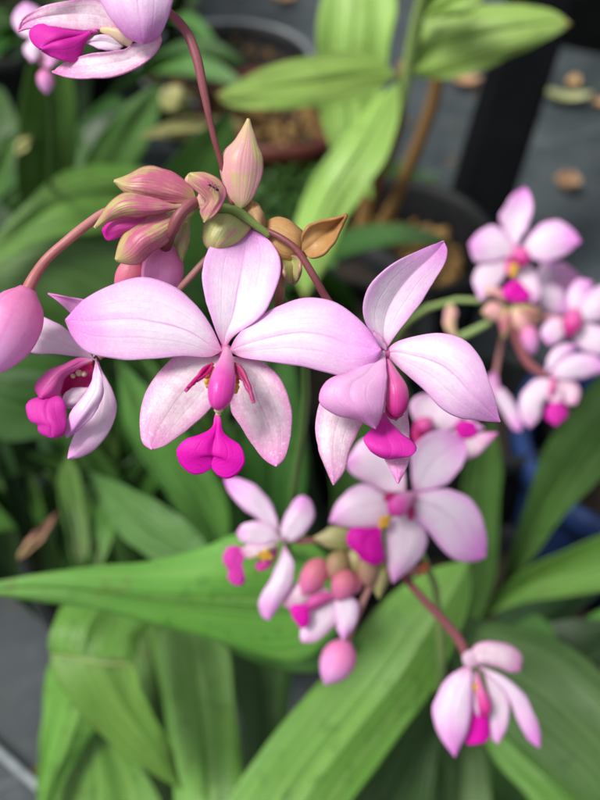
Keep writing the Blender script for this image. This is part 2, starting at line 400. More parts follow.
# main flower
f = mk_flower(S1, 224, 352, d - .004, 'largest flower, seen face on, with a two lobed magenta lip')
tube('pedicel', f, PED, [(236, 214, d + .003), (232, 260, d + .006), (228, 310, d + .006), (225, 350, d)], [3.5, 4, 5, 4])
sheet('sepal', f, LIL, d, (224, 351), [(214, 326), (204, 293), (203, 267), (210, 246), (224, 234)], [(233, 337), (257, 320), (273, 297), (280, 273), (278, 253), (264, 236)], (248, 228.5), z=[0, 1.5, 1, -1.5, -2.5], cup=[0, 1.6, 2, 1.2], nu=24, nv=40, groove=.22)
sheet('sepal', f, PNK, d, (225, 354), [(210, 356), (180, 354), (166, 364), (150, 384), (142, 407), (140, 425), (143, 443)], [(224, 376), (217, 400), (203, 417), (181, 435), (164, 446)], (152, 449.5), z=[0, -1, 0, 2, 3.5], cup=[0, -1.2, -1.5], nu=24, nv=40)
sheet('sepal', f, PNK, d, (231, 356), [(230, 383), (231, 409), (243, 430), (253, 444), (263, 458)], [(247, 359), (263, 363), (277, 374), (288, 397), (292, 418), (290, 440), (284, 459)], (276, 466.5), z=[0, -1, 0, 1, 2], cup=[0, -1.2, -1.8], nu=24, nv=40)
sheet('petal', f, LIL, d, (222, 351), [(210, 357), (180, 356), (143, 360), (100, 356.5), (84, 350), (73, 337)], [(213, 330), (198, 308), (173, 287), (148, 278), (132, 279), (110, 285.5), (84, 300)], (65.5, 320), z=[1, 3, 4, 3, 0], cup=[0, -2, -3, -2], nu=26, nv=46, roll=[0, -1, 1], groove=.3)
sheet('petal', f, LIL, d, (229, 351), [(236, 338), (253, 320.5), (280, 305.5), (307, 298), (328, 300), (347, 310), (366, 327)], [(240, 357), (267, 361.5), (297, 365), (330, 373), (350, 377.5), (364, 371), (376, 361)], (381, 350), z=[1, 3, 4.5, 5, 5], cup=[0, -2, -3, -3], nu=26, nv=46, roll=[0, 1, 0], groove=.3)
c = d - .006
tube('column', f, COL, [(227, 349, d - .003), (226, 362, c - .002), (222, 382, c - .005), (219.5, 398, c - .006), (218.5, 411, c - .004)], [3, 5, 7, 9.5, 12.5, 13.5, 10.5, .5], .04, 3, 20, 30)
sheet('side_lobe', f, RED, c, (213, 363), [(206, 366), (199, 374)], [(210, 372), (202, 378), (195, 383)], (185, 391.5), z=[1, 3, 4.5], cup=.4, th=.6, nu=8)
sheet('side_lobe', f, RED, c, (233, 363), [(236, 374), (243, 383), (249, 392)], [(240, 366), (247, 378)], (254, 403), z=[1, 3, 4.5], cup=.4, th=.6, nu=8)
mesh('anther_cap', *merge(ball(P(218.6, 410, c - .0052), .00085, 12, 8, (1, .7, .8)), ball(P(218.4, 413.5, c - .004), .0005, 10, 8)), COLC, f)
cl = merge(*[ball(P(x, y, c + .002), r, 8, 6) for x, y, r in ((211, 370, .0009), (207, 375, .0008), (211, 381, .0007), (236, 370, .0009), (239, 376, .0008), (236, 382, .0007), (213, 388, .0005))])
mesh('callus', *cl, ORG, f)
cl = merge(*[ball(P(x, y, c), r, 8, 6) for x, y, r in ((207, 382, .0006), (208, 386, .0005), (236, 387, .0007), (235, 391, .0006))])
mesh('callus', *cl, YEL, f)
sheet('lip', f, LIP, c, (217, 412), [(215, 418), (213.5, 426), (208, 432), (198, 436.5), (185, 441), (178, 450), (181, 463), (192, 473.5), (203, 473), (209, 469)], [(220, 418), (221, 427), (224, 434), (232, 441), (242, 448), (245, 459), (239, 472), (228, 478), (219, 475.5), (214, 470)], (211.5, 465), M=[(217, 430), (214.5, 446)], mlate=True, z=[-1, 1, 2, 1.5, .5], cup=[0, -.6, -.9, -.5], nu=30, nv=44, th=.5, groove=.6)

mesh('flower_base', *merge(ball(P(225, 352, d + .0005), .0016, 14, 10), ball(P(226, 350, d - .003), .00085, 12, 8)), COLP, f)
# right flower, seen from the side
f = mk_flower(S1, 386, 352, d - .003, 'right flower turned sideways with a wedge shaped magenta lip')
tube('pedicel', f, PED, [(266, 230, d + .001), (280, 237, d), (296, 249, d - .0005), (313, 275, d), (328, 301, d + .003), (350, 330, d + .005), (384, 351, d + .001)], [2.8, 3.3, 3.8, 4, 4.5, 4.5, 4])
sheet('sepal', f, LIL, d, (385, 351), [(365, 321), (363.5, 300), (377, 277), (400, 259.5), (427, 247)], [(389, 345), (400, 330), (418, 307), (433, 283), (443, 267), (447, 251)], (443.5, 241), z=[0, 1, 2, 1, -3], cup=[0, 2, 2.5, 1], roll=[0, -1.5, -2], nu=24, nv=40, groove=.25)
sheet('petal', f, LIL, d, (384, 353), [(396, 342.5), (417, 336), (440, 333.5), (457, 337), (473, 347), (484, 367), (493, 393)], [(398, 366), (410, 377), (427, 393), (443, 409), (458, 417), (480, 420.5)], (500, 421.5), z=[0, 2, 4, 4, 1], cup=[0, -2, -3, -1], roll=[0, -1, -2], nu=26, nv=44, groove=.35)
sheet('sepal', f, PNK, d, (372, 392), [(350, 392), (325, 395), (315.5, 423), (318, 447), (325, 466)], [(366, 415), (359, 430), (350, 452), (343, 473)], (333.5, 485), z=[0, 0, 2, 3, 3], cup=[0, -1, -2], nu=18, nv=32)
sheet('sepal', f, PNK, d, (390, 372), [(376, 400), (372, 430), (383, 457), (393, 474)], [(403, 390), (408, 417), (409, 435), (410.5, 457)], (398, 483.5), z=[-3, -3, -1, 1], cup=[0, -1, -2], nu=18, nv=32)
sheet('petal', f, DPK, d - .002, (384, 351), [(366, 362), (348, 372), (331, 379), (320, 390), (320, 402), (333, 413), (357, 420)], [(386, 362), (386.5, 382), (385, 400), (382, 415)], (375.5, 428.5), M=[(366, 374), (352, 384), (350, 397), (360, 410)], z=[0, 4, 7, 7, 4], cup=[0, -2.5, -4, -2], nu=26, nv=40, groove=.22)
sheet('petal', f, DPK, d - .001, (386, 350), [(377, 345), (370, 340), (370, 334)], [(386, 345), (382, 337)], (374, 331), z=[0, 1, 1], nu=10, nv=14)
tube('column', f, COLP, [(387, 360, d - .002), (391, 374, d - .003), (396, 390, d - .004), (397, 405, d - .004), (394, 417, d - .002)], [3, 6, 9, 11.5, 11.5, 9, .8], .05, 3, 20, 28)
sheet('lip', f, LIP, d - .001, (384, 413), [(378, 423), (366, 435), (364, 442), (370, 450), (379, 456)], [(390, 422), (401, 434), (413, 443), (416, 449), (412, 455), (400, 457)], (388, 458.5), z=[-1, 1, 3, 2], cup=[0, -.6, -.9], nu=22, nv=30, th=.5, groove=.12)
sheet('side_lobe', f, RED, d - .001, (388, 400), [(385, 412), (391, 418)], [(399, 408), (403, 414)], (396, 420), z=[0, 1, 1], th=.6, nu=8, nv=12)

mesh('flower_base', *ball(P(385, 354, d + .0005), .0014, 14, 10), COLP, f)
# top-left flower
f = mk_flower(S1, 150, 30, d - .006, 'upper left flower seen from the side with a drooping magenta lip')
tube('pedicel', f, PED, [(233, 208, d), (226, 180, d), (213, 134, d - .003), (204, 92, d - .005), (196, 55, d - .006), (184, 28, d - .006), (164, 10, d - .005), (152, 14, d - .004)], [3, 3, 3.1, 3.6, 4.6, 5.0, 4.5, 4], .09, 5)
dd = d - .006
sheet('sepal', f, PNK, dd, (160, 33), [(150, 42), (133, 43), (124, 49), (103, 52), (70, 60)], [(162, 40), (157, 51), (137, 68), (111, 76.5), (68, 77)], (52, 72), z=[0, 0, 2, 2, 0], cup=[0, 1.5, 2.5, 1.5], roll=[0, 1, 2], nu=22, nv=36)
sheet('sepal', f, PNK, dd, (118, 28), [(107, 29), (83, 31), (57, 27), (30, 28)], [(112, 6), (90, -3), (67, 1), (40, 8), (22, 19)], (18, 31.5), z=[0, 1, 2, 1], cup=[0, 1, 1.5], nu=22, nv=34)
sheet('petal', f, WHT, dd, (123, 46), [(115, 37), (100, 35)], [(118, 51), (100, 49)], (83.5, 42), z=[0, 1, 1], nu=12, nv=20)
sheet('petal', f, LIL, dd - .004, (135, -66), [(105, -50), (94, -20), (102, 3), (113, 21), (127, 37)], [(165, -50), (178, -20), (172, 4), (167, 20), (157, 38)], (143, 44), z=[-4, 2, 4, 3, 0], cup=[0, -2, -3], nu=24, nv=36)
tube('column', f, COLC, [(132, 42, dd), (120, 35, dd - .001), (108, 31, dd - .001), (97, 30, dd)], [6, 6.5, 5, 3.5, .5], .1, 3)
sheet('lip', f, LIP, dd - .001, (97, 31), [(83, 31), (57, 28), (37, 26.5), (30, 32), (33, 42)], [(88, 34), (82, 46), (79, 57), (73, 62), (57, 58), (46, 52)], (42, 49), M=[(80, 36), (62, 40), (50, 44)], z=[0, 1, 3, 2], cup=[0, -1.5, -2], nu=22, nv=28, th=.8, groove=.9)

# left flower behind the bud
f = mk_flower(S1, 95, 358, d + .006, 'left flower hanging sideways with a tubular pink lip')
dd = d + .007
tube('pedicel', f, PEDG, [(238, 228, d + .003), (215, 250, d + .003), (200, 266, d + .003), (180, 288, d + .004), (140, 325, d + .008), (98, 357, dd)], [3, 3.4, 3.6, 4, 4.5, 4])
sheet('sepal', f, WHT, dd + .002, (95, 360), [(80, 356.5), (57, 354), (27, 351)], [(78, 339), (57, 323), (37, 315)], (10, 318), z=[0, 1, 0, -1], cup=[0, -1.5, -2], nu=20, nv=30, groove=.22)
sheet('sepal', f, DPK, dd, (94, 357), [(88, 330), (70, 312)], [(112, 330), (98, 306), (68, 297)], (48, 293.5), z=[0, 0, 0, 0], cup=[0, 1.5, 1], nu=14, nv=24)
sheet('sepal', f, WHT, dd + .001, (97, 360), [(92, 385), (84, 415), (75, 435), (70, 447)], [(102, 371), (113, 391), (116.5, 410), (110, 430), (97, 447), (80, 457)], (68, 458.5), z=[0, 0, 1, 1], cup=[0, -1.5, -2], nu=20, nv=34)
sheet('petal', f, LIL, dd - .002, (96, 358), [(90, 386), (77, 403), (68.5, 417), (66, 430)], [(101, 374), (103, 395), (95, 412), (82, 427)], (67, 438), z=[0, 2, 3, 1], cup=[0, -1.5, -2], nu=18, nv=30)
sheet('side_lobe', f, LPK, dd - .002, (92, 360), [(78, 368), (64, 377), (60, 390), (55, 397)], [(80, 359), (66, 364), (46, 374), (36, 387)], (41, 398), z=[0, 2, 3, 3], cup=[0, -2, -2.5], nu=18, nv=24, th=.7)
sheet('side_lobe', f, RED, dd + .002, (92, 362), [(72, 366), (60, 382), (62, 397)], [(94, 375), (90, 388), (80, 396)], (68, 399), z=[0, -1, -1], cup=[0, 1.5, 1], nu=14, nv=20, th=.6)
sheet('side_lobe', f, WHT, dd, (88, 388), [(78, 388), (66, 392)], [(84, 400), (70, 408)], (62, 406), z=[0, 1, 1], cup=-1, nu=10, nv=16)
mesh('callus', *merge(*[ball(P(x, y, dd - .001), r, 8, 6) for x, y, r in ((73, 376, .0005), (79, 373, .0007), (84, 374, .0006))]), COLC, f)
sheet('lip', f, LIP, dd - .003, (52, 397), [(42, 398), (31, 401), (27, 408), (31, 420), (39, 424), (40, 431), (47, 435)], [(60, 398), (64, 404), (65.5, 418), (64, 432), (58, 436)], (53, 436.5), z=[0, 2, 3, 2], cup=[0, -1.2, -1.6], nu=20, nv=28, th=.8, groove=.3)

# buds and bracts of the knot
b = part('bud', S1, P(28, 290, d), 'plump pink bud on a long arching pedicel at the left'); 
bud('bud_body', b, BUD, (28, 289), (-14, 378), 29, (d - .001, d - .004))
tube('pedicel', b, PEDR, [(27, 292, d - .001), (33, 279, d - .001), (46, 260, d), (68, 240, d), (88, 224, d + .001), (106, 212, d + .002), (130, 205, d + .003)], [6.5, 5.3, 4.8, 4.8, 4.8, 4.4, 4])
b = part('bud', S1, P(168, 243, d - .004))
bud('bud_body', b, BUD, (165, 242), (158, 312), 21, (d + .002, d + .008))
tube('pedicel', b, PED, [(165, 246, d + .001), (172, 230, d - .004), (180, 214, d - .005), (191, 204, d - .004), (203, 201, d - .001)], [6.5, 6, 6, 6, 5])
b = part('bud', S1, P(130, 260, d))
bud('bud_body', b, BUDR, (134, 258), (124, 305), 15, (d + .003, d + .008))
def bract(mat, base, L, R, tip, dz=0, label=None, **k):
    k.setdefault('z', [0, 2, 3, 1]); k.setdefault('cup', [0, -2.5, -3.5, -1.5])
    return sheet('bract', S1, mat, d - dz, base, L, R, tip, nu=20, nv=30, th=.6, label=label, **k)
bract(BR1, (196, 202), [(180, 203), (163, 203), (138, 199), (125, 192)], [(192, 189), (173, 173.5), (155, 167), (143, 168), (130, 175)], (114.5, 181), .001)
bract(BR1, (190, 204), [(170, 210), (150, 215), (132, 216), (114, 219)], [(177, 206), (157, 200), (130, 194), (118, 197), (108, 207)], (94.5, 228), .005)
bract(LPK, (160, 215), [(140, 230), (122, 235), (108, 240)], [(145, 214), (126, 217), (113, 220)], (103, 230), .002)
bract(BR1, (190, 207), [(180, 228), (166, 243), (152, 252), (138, 263), (126, 263)], [(172, 211), (150, 216), (130, 226), (121, 240)], (116, 260), .003, cup=[0, -4, -5, -2])
bract(BR4, (190, 210), [(180, 225), (176, 245)], [(189, 222), (189, 240)], (182, 260), -.003)
bract(BR4, (200, 205), [(175, 206), (160, 212), (150, 222)], [(192, 214), (182, 222), (170, 226)], (158, 226), .001)
bract(BR2, (196, 205), [(200, 190), (192, 186), (186, 180)], [(212, 215), (207, 190), (204, 175)], (190, 174), .003)
pinkb = bract(BR1, (204, 222), [(200, 212), (206, 202), (198, 192), (190, 184)], [(214, 216), (221, 206), (226, 194), (222, 183), (206, 173.5)], (190, 174), .006, z=[0, 1, 2, 2], cup=[0, -1, -1.5])
bract(BR2, (240, 209), [(229, 196), (222, 175), (223, 155), (236, 141)], [(251, 200), (260, 180), (262.5, 160), (256, 142)], (248.5, 119), .0, label='upright pale bract with a green tip')
bract(BR4, (236, 206), [(215, 214), (204, 226), (204, 243)], [(243, 216), (252, 225), (240, 240)], (214, 252), -.002)
bract(BR3, (244, 206), [(240, 203), (244, 196)], [(262, 212), (264, 226), (262, 216)], (250, 198), -.004)
bract(BR3, (240, 208), [(250, 224), (262, 232)], [(252, 201), (262, 212)], (265, 226), -.003)
bract(BR3, (262, 234), [(266, 250), (276, 262), (286, 262), (300, 262)], [(268, 221), (282, 218), (298, 228), (308, 244)], (306, 256), -.004, z=[0, 2, 2, -2])
bract(BR3, (303, 250), [(310, 258), (320, 257), (332, 245)], [(302, 236), (310, 225), (328, 220)], (347, 214.5), -.003, z=[0, 1, -1, 2], cup=[0, 4, 5, 2], label='curled brown dried bract tip')
bract(BR3, (272, 240), [(276, 265), (277, 290), (276, 305)], [(284, 262), (284, 285), (281, 305)], (278, 312), -.007)
bract(BR4, (280, 252), [(283, 268), (287, 282)], [(300, 258), (300, 272), (298, 280)], (293, 284), -.006, cup=[0, 4, 5, 3])

# the ant on the pink bract
def ant():
    q = P(214, 188, d - .0098)
    ax = (P(218, 190.5, d - .0098) - q).normalized(); up = -FW; sd = ax.cross(up)
    def at(a, s, u): return q + ax * a + sd * s + up * u
    mm = .001
    pts = [at(a * mm, 0, u * mm) for a, u in ((-1.15, .3), (-.9, .35), (-.65, .3), (-.35, .32), (0, .34), (.22, .28), (.5, .34), (.85, .33), (1.15, .25))]
    V = tubeW(pts, [.02 * mm, .2 * mm, .19 * mm, .08 * mm, .15 * mm, .14 * mm, .06 * mm, .24 * mm, .26 * mm, .2 * mm, .02 * mm], 12, 0, 3, 40)
    legs = []
    for sgn in (-1, 1):
        for a0, a1 in ((-.3, -.75), (-.1, .05), (.1, .7)):
            legs.append(tubeW([at(a0 * mm, 0, .32 * mm), at((a0 + a1) / 2 * mm, sgn * .4 * mm, .55 * mm), at(a1 * mm, sgn * .7 * mm, .1 * mm), at(a1 * 1.2 * mm, sgn * .85 * mm, 0)], [.05 * mm, .045 * mm, .035 * mm, .025 * mm], 6))
        legs.append(tubeW([at(-.95 * mm, sgn * .05 * mm, .4 * mm), at(-1.2 * mm, sgn * .3 * mm, .5 * mm), at(-1.55 * mm, sgn * .35 * mm, .35 * mm)], [.03 * mm, .03 * mm, .02 * mm], 6))
    tag(mesh('ant', *merge(V, *legs), INK, None, q), 'tiny black ant walking on the folded pink bract', 'ant')
ant()

# ---------------- second spike
base2 = G(425, 690)
S2 = thing('orchid_flower_spike', 'slightly blurred lower orchid spike with pink flowers and buds below the sharp one', 'orchid flower spike', base2, 'orchid flower spikes')
e = .275
stemW('stem', S2, STL, [(385, 560, e + .012), (405, 545, e + .014), (428, 560, e + .02), (438, 610, e + .03), (442, 665, e + .05)], base2 + Vector((0, 0, .005)), [.0012, .0018, .0023, .0024, .0023, .0028])
tube('rachis', S2, PEDG, [(340, 550, e + .005), (360, 555, e + .008), (385, 560, e + .012), (405, 572, e + .01), (423, 568, e + .01)], [2.5, 4, 5, 5, 5])
f = mk_flower(S2, 408, 498, e, 'largest flower of this spike, facing the camera')
tube('pedicel', f, PEDG, [(385, 560, e + .01), (405, 530, e + .012), (410, 498, e + .004)], [3, 3.5, 3])
sheet('petal', f, WHT, e, (392, 503), [(384, 494), (365, 484), (350, 489), (336, 504)], [(390, 513), (383, 522), (370, 528), (350, 528)], (329.5, 522), z=[0, 2, 3, 2], cup=[0, -2, -3], nu=18, nv=30)
sheet('petal', f, LIL, e, (411, 494), [(430, 490), (450, 489), (470, 499), (482, 518), (487, 540)], [(413, 515), (425, 528), (437, 543), (452, 558), (476, 561.5)], (485.5, 557), z=[0, 3, 5, 4], cup=[0, -3, -4], groove=.5, nu=22, nv=34)
sheet('sepal', f, WHT, e + .002, (405, 492), [(385, 492), (366, 483), (351, 473)], [(405, 475), (398, 455), (382, 442), (365, 438)], (345, 462), z=[0, -1, 0, 0], cup=[0, -2, -3], nu=18, nv=30)
sheet('sepal', f, LIL, e, (414, 492), [(411, 470), (413, 448), (424, 436), (440, 431), (455, 434)], [(430, 489), (446, 484), (459, 471), (466, 455)], (466, 443), z=[0, 0, -2, -3], cup=[0, 2, 3], nu=20, nv=32)
sheet('sepal', f, WHT, e, (404, 504), [(388, 524), (386, 548), (389, 570)], [(420, 520), (427, 537), (421, 556), (409, 570)], (393, 583), z=[0, 1, 3, 3], cup=[0, -2, -3], nu=18, nv=32)
tube('column', f, COL, [(413, 494, e - .003), (405, 499, e - .006), (397, 507, e - .007), (391, 514, e - .005)], [3, 5, 8, 10, 9, .8], .03)
sheet('side_lobe', f, RED, e - .003, (402, 496), [(394, 500), (386, 502)], [(395, 494), (388, 493)], (384, 497), z=1, nu=8, nv=10, th=1)
sheet('side_lobe', f, RED, e - .003, (409, 503), [(406, 510), (408, 518)], [(415, 508), (414, 516)], (411, 521), z=1, nu=8, nv=10, th=1)
mesh('callus', *merge(*[ball(P(x, y, e - .004), r, 8, 6) for x, y, r in ((383, 520, .0013), (386, 524, .0012), (381, 526, .0011), (388, 518, .001))]), YEL, f)
sheet('lip', f, LIP, e - .004, (382, 526), [(370, 529), (352, 529), (347, 536), (349, 546), (357, 552), (362, 559)], [(381, 540), (383, 550), (383, 560), (376, 564)], (370, 563), z=[0, 2, 3, 1], cup=[0, -1.5, -2], nu=18, nv=24, th=.9, groove=.35)

mesh('flower_base', *ball(P(409, 498, e - .0005), .0022, 14, 10), COLP, f)
f = mk_flower(S2, 428, 424, e + .012, 'flower half hidden behind the upper flowers')
q = e + .014
tube('pedicel', f, PEDG, [(400, 550, e + .014), (432, 500, q + .004), (428, 426, q)], [3, 3.5, 3])
sheet('sepal', f, WHT, q, (428, 428), [(414, 420), (410, 404), (418, 396)], [(440, 432), (458, 424), (462, 408), (448, 398)], (432, 392), z=[0, 1, 1], cup=[0, 2, 3])
sheet('sepal', f, PNK, q - .002, (445, 446), [(462, 436), (482, 433)], [(452, 462), (470, 459), (488, 446)], (497.5, 433), z=[0, 2, 2], cup=[0, -1, -2])
sheet('sepal', f, WHT, q, (432, 430), [(445, 420), (462, 414)], [(440, 442), (458, 444)], (484, 428), z=[0, 0, 1], cup=[0, -1, -2])
sheet('side_lobe', f, RED, q - .002, (430, 424), [(418, 420), (412, 432)], [(432, 436), (426, 444)], (416, 446), z=[0, 1, 1], cup=-1, th=1)
tube('column', f, COLP, [(430, 420, q - .003), (424, 426, q - .005), (418, 434, q - .004)], [4, 8, 8, 1])
sheet('lip', f, LIP, q - .003, (456, 424), [(464, 421), (474, 424)], [(458, 436), (466, 440)], (476, 434), z=[0, 1, 1], cup=[0, -1, -1], th=.9)

f = mk_flower(S2, 282, 540, e, 'left flower seen from the side with a yellow throat')
tube('pedicel', f, PED, [(340, 550, e + .004), (322, 541, e + .003), (300, 541, e + .002), (284, 538, e)], [2.5, 2.8, 3.2, 3])
sheet('sepal', f, LIL, e, (280, 536), [(258, 520), (238, 503), (228, 490)], [(275, 513), (266, 495), (250, 483), (236, 478)], (224, 479), z=[0, 1, 2, 0], cup=[0, -2, -2.5])
sheet('sepal', f, LIL, e, (281, 543), [(281, 527), (288, 510), (297, 498)], [(296, 540), (311, 525), (314, 512), (310, 500)], (303, 495.5), z=[0, 1, 1], cup=[0, -2, -2.5])
sheet('petal', f, WHT, e - .002, (281, 540), [(262, 545), (250, 545), (241, 541)], [(270, 525), (255, 521), (243, 525)], (237, 533), z=[0, 2, 3, 3], cup=[0, -1, -1.5])
sheet('petal', f, LIL, e - .001, (284, 545), [(274, 572), (263, 592), (259, 606), (263, 617)], [(293, 562), (292, 583), (282, 602)], (269, 620), z=[0, 2, 3, 2], cup=[0, -2, -2.5])
sheet('side_lobe', f, LPK, e, (278, 546), [(262, 558), (255, 566)], [(276, 558), (268, 568)], (260, 571), z=[0, 1, 1], cup=-1)
sheet('side_lobe', f, PNK, e - .003, (278, 544), [(262, 554), (248, 558)], [(262, 545), (248, 545)], (240, 550), z=[0, 2, 2], cup=-1)
mesh('callus', *merge(*[ball(P(x, y, e - .004), r, 8, 6) for x, y, r in ((252, 556, .0010), (259, 554, .0012), (266, 552, .0013), (270, 557, .001), (264, 558, .001))]), YEL, f)
sheet('lip', f, LIP, e - .003, (247, 551), [(238, 547), (228, 548), (223, 558), (229, 570), (229, 578), (233, 583)], [(245, 556), (242, 565), (245, 575), (244, 582)], (239, 585), z=[0, 2, 2, 1], cup=[0, -1, -1.5], th=.9, groove=.25)

f = mk_flower(S2, 333, 600, e, 'small flower hanging among the buds')
sheet('petal', f, WHT, e, (334, 600), [(316, 606), (305, 622), (300, 636)], [(343, 612), (330, 630), (316, 641)], (303, 642.5), z=[0, 1, 2], cup=[0, -2, -2])
sheet('sepal', f, LIL, e - .001, (335, 597), [(334, 612), (338, 630)], [(352, 597), (359, 608), (354, 626)], (343, 641), z=[0, 2, 2], cup=[0, -2, -2])
sheet('petal', f, PNK, e, (332, 594), [(312, 602), (298, 612)], [(318, 582), (298, 582), (286, 592)], (284, 606), z=[0, 1, 1], cup=[0, -2, -2])
sheet('side_lobe', f, LPK, e - .003, (337, 596), [(322, 606), (310, 610)], [(325, 592), (313, 596)], (304, 606), z=[0, 2, 2], cup=-2)
sheet('lip', f, LIP, e - .004, (310, 604), [(300, 604), (292, 607), (293, 616)], [(309, 612), (308, 624)], (302, 628), z=[0, 1, 1], cup=[0, -1, -1], th=.9)
tube('pedicel', f, PED, [(350, 585, e + .004), (342, 592, e + .003), (334, 600, e)], [2.5, 3, 3])

f = mk_flower(S2, 469, 662, e, 'lowest flower, nodding half closed on a long pedicel')
tube('pedicel', f, PED, [(398, 568, e + .01), (407, 580, e + .006), (424, 600, e + .002), (443, 620, e), (459, 640, e), (469, 662, e)], [3, 3.8, 4.2, 4.6, 5, 4.5])
sheet('sepal', f, WHT, e + .001, (484, 670), [(488, 695), (486, 722), (492, 738)], [(500, 680), (509, 702), (507, 727)], (498, 744), z=[0, 1, 1], cup=[0, -1.5, -2])
sheet('sepal', f, LIL, e - .001, (474, 664), [(503, 676), (523, 692), (535, 716), (540.5, 735)], [(490, 677), (508, 698), (517, 718), (527, 738)], (539.5, 748), z=[0, 2, 2, 0], cup=[0, -2, -2], groove=.25)
sheet('sepal', f, PNK, e - .002, (466, 661), [(476, 645), (490, 641), (513, 647), (522, 658)], [(480, 664), (500, 668), (512, 673)], (520, 671), z=[0, 3, 4, 2], cup=[0, -3, -4])
sheet('sepal', f, BUDW, e - .003, (478, 664), [(470, 668), (464, 663)], [(478, 656), (470, 650)], (463, 656), z=[0, 1, 1], cup=-1.5, nu=10, nv=14, th=.8)
tube('column', f, COLP, [(476, 672, e - .001), (480, 690, e - .003), (485, 707, e - .004), (486, 719, e - .003)], [2.5, 4, 6, 6.5, .8])
mesh('callus', *ball(P(475, 687, e - .003), .0013), YEL, f)
sheet('side_lobe', f, WHT, e - .002, (474, 672), [(470, 692), (474, 710)], [(478, 688), (481, 706)], (479, 717), z=1, cup=-1)
sheet('lip', f, LIP, e - .001, (477, 704), [(468, 716), (466, 732), (466, 743)], [(486, 714), (489, 728), (487, 740)], (476, 743), z=[0, 1, 1], cup=-1, th=.9)
sheet('petal', f, LIL, e - .003, (470, 664), [(450, 676), (436, 698), (433, 718), (442, 740)], [(472, 682), (472, 706), (467, 733)], (455, 757), z=[0, 3, 4, 2], cup=[0, -3, -4], groove=.25)

def sbud(S, mat, a, b, w, dd, ped=None, label=None):
    B = part('bud', S, P(a[0], a[1], dd), label)
    bud('bud_body', B, mat, a, b, w, dd)
    if ped: tube('pedicel', B, PEDG, [(x, y, dd + .002) for x, y in ped], [3.6, 3.4, 3.2])
sbud(S2, BUD, (347, 641), (325, 685), 17.5, e, [(346, 645), (356, 618), (370, 586), (384, 564)], 'pink bud hanging lowest on a brown pedicel')
sbud(S2, BUDR, (322, 559), (302, 596), 13, e - .001)
sbud(S2, BUDT, (344, 552), (328, 580), 12, e)
sbud(S2, BUDR, (348, 570), (338, 602), 13, e - .002)
sbud(S2, BUDR, (356, 574), (348, 596), 10, e)
sbud(S2, BUDT, (366, 552), (368, 588), 11, e - .001)
def bract2(S, mat, dd, base, L, R, tip): sheet('bract', S, mat, dd, base, L, R, tip, z=[0, 2, 2, 0], cup=[0, -3, -4, -1], th=.6)
bract2(S2, BUDG, e + .001, (352, 548), [(338, 550), (325, 546)], [(350, 530), (334, 526), (324, 532)], (314, 538))
bract2(S2, BR4, e + .002, (382, 560), [(373, 572), (372, 586)], [(390, 566), (388, 582)], (379, 598))
bract2(S2, BR4, e + .002, (372, 550), [(356, 548), (345, 556)], [(372, 566), (360, 572)], (350, 578))
sbud(S2, ORG, (427, 562), (419, 576), 5, e + .006)

# ---------------- third spike, right
base3 = G(440, 470)
S3 = thing('orchid_flower_spike', 'blurred orchid spike of small pink flowers in front of the grey paving on the right', 'orchid flower spike', base3, 'orchid flower spikes')
h = .39
stemW('stem', S3, STL, [(520, 318, h + .004), (500, 304, h + .004), (474, 299, h + .006), (440, 303, h + .01), (412, 318, h + .03), (395, 345, h + .08)], base3, [.0012, .0016, .0018, .0020, .002, .0022, .003])
tube('side_stem', S3, STL, [(500, 316, h + .004), (490, 322, h + .004), (460, 337, h + .008), (420, 352, h + .02), (395, 362, h + .06)], [3, 4, 4.5, 4.5, 4])
sheet('bract', S3, BR2, h + .003, (450, 302), [(444, 315), (446, 330)], [(457, 310), (455, 325)], (458, 340), cup=-2)
f = mk_flower(S3, 516, 255, h, 'uppermost flower of this spike, facing the camera')
tube('pedicel', f, PEDG, [(512, 308, h + .004), (516, 285, h + .008), (516, 256, h + .003)], [3, 3, 3])
sheet('sepal', f, LIL, h, (516, 250), [(509, 240), (500, 220), (506, 204), (516, 192)], [(521, 238), (528, 226), (532.5, 208), (530, 194)], (525, 187.5), z=[0, 0, -1], cup=[0, 2, 2])
sheet('petal', f, LIL, h, (515, 254), [(512, 244), (503, 230), (489, 226), (477, 234)], [(508, 257), (492, 262), (475, 261)], (469, 244), z=[0, 2, 2], cup=[0, -2, -3])
sheet('petal', f, LIL, h, (520, 251), [(528, 238), (542, 224), (558, 221), (573, 230)], [(530, 258), (545, 262), (562, 257)], (581, 242), z=[0, 2, 2], cup=[0, -2, -3])
sheet('sepal', f, WHT, h + .001, (510, 258), [(497, 259), (480, 264), (473, 278)], [(506, 272), (500, 284), (491, 296)], (480, 301), z=[0, 1, 2], cup=[0, -2, -2])
sheet('sepal', f, WHT, h - .001, (520, 258), [(514, 272), (516, 286), (522, 296)], [(532, 266), (540, 282), (540, 296)], (533, 303), z=[0, 1, 2], cup=[0, -2, -2])
tube('column', f, COLP, [(517, 250, h - .003), (522, 258, h - .006), (520, 268, h - .006)], [5, 8, 8, 1])
sheet('side_lobe', f, LPK, h - .003, (512, 254), [(506, 262), (506, 272)], [(512, 262), (512, 270)], (509, 276), z=1, th=.8)
mesh('callus', *merge(ball(P(514, 268, h - .005), .0022), ball(P(513, 274, h - .005), .0018)), YEL, f)
sheet('lip', f, LIP, h - .004, (516, 280), [(504, 288), (502, 295), (510, 300)], [(524, 286), (530, 294), (526, 301)], (518, 300), z=[0, 1, 1], cup=-1, th=.9)
f = mk_flower(S3, 560, 300, h + .02, 'flower turned away behind the uppermost one')
k_ = h + .02
tube('pedicel', f, PEDG, [(520, 312, h + .006), (540, 305, k_), (560, 296, k_)], [3, 3, 3])
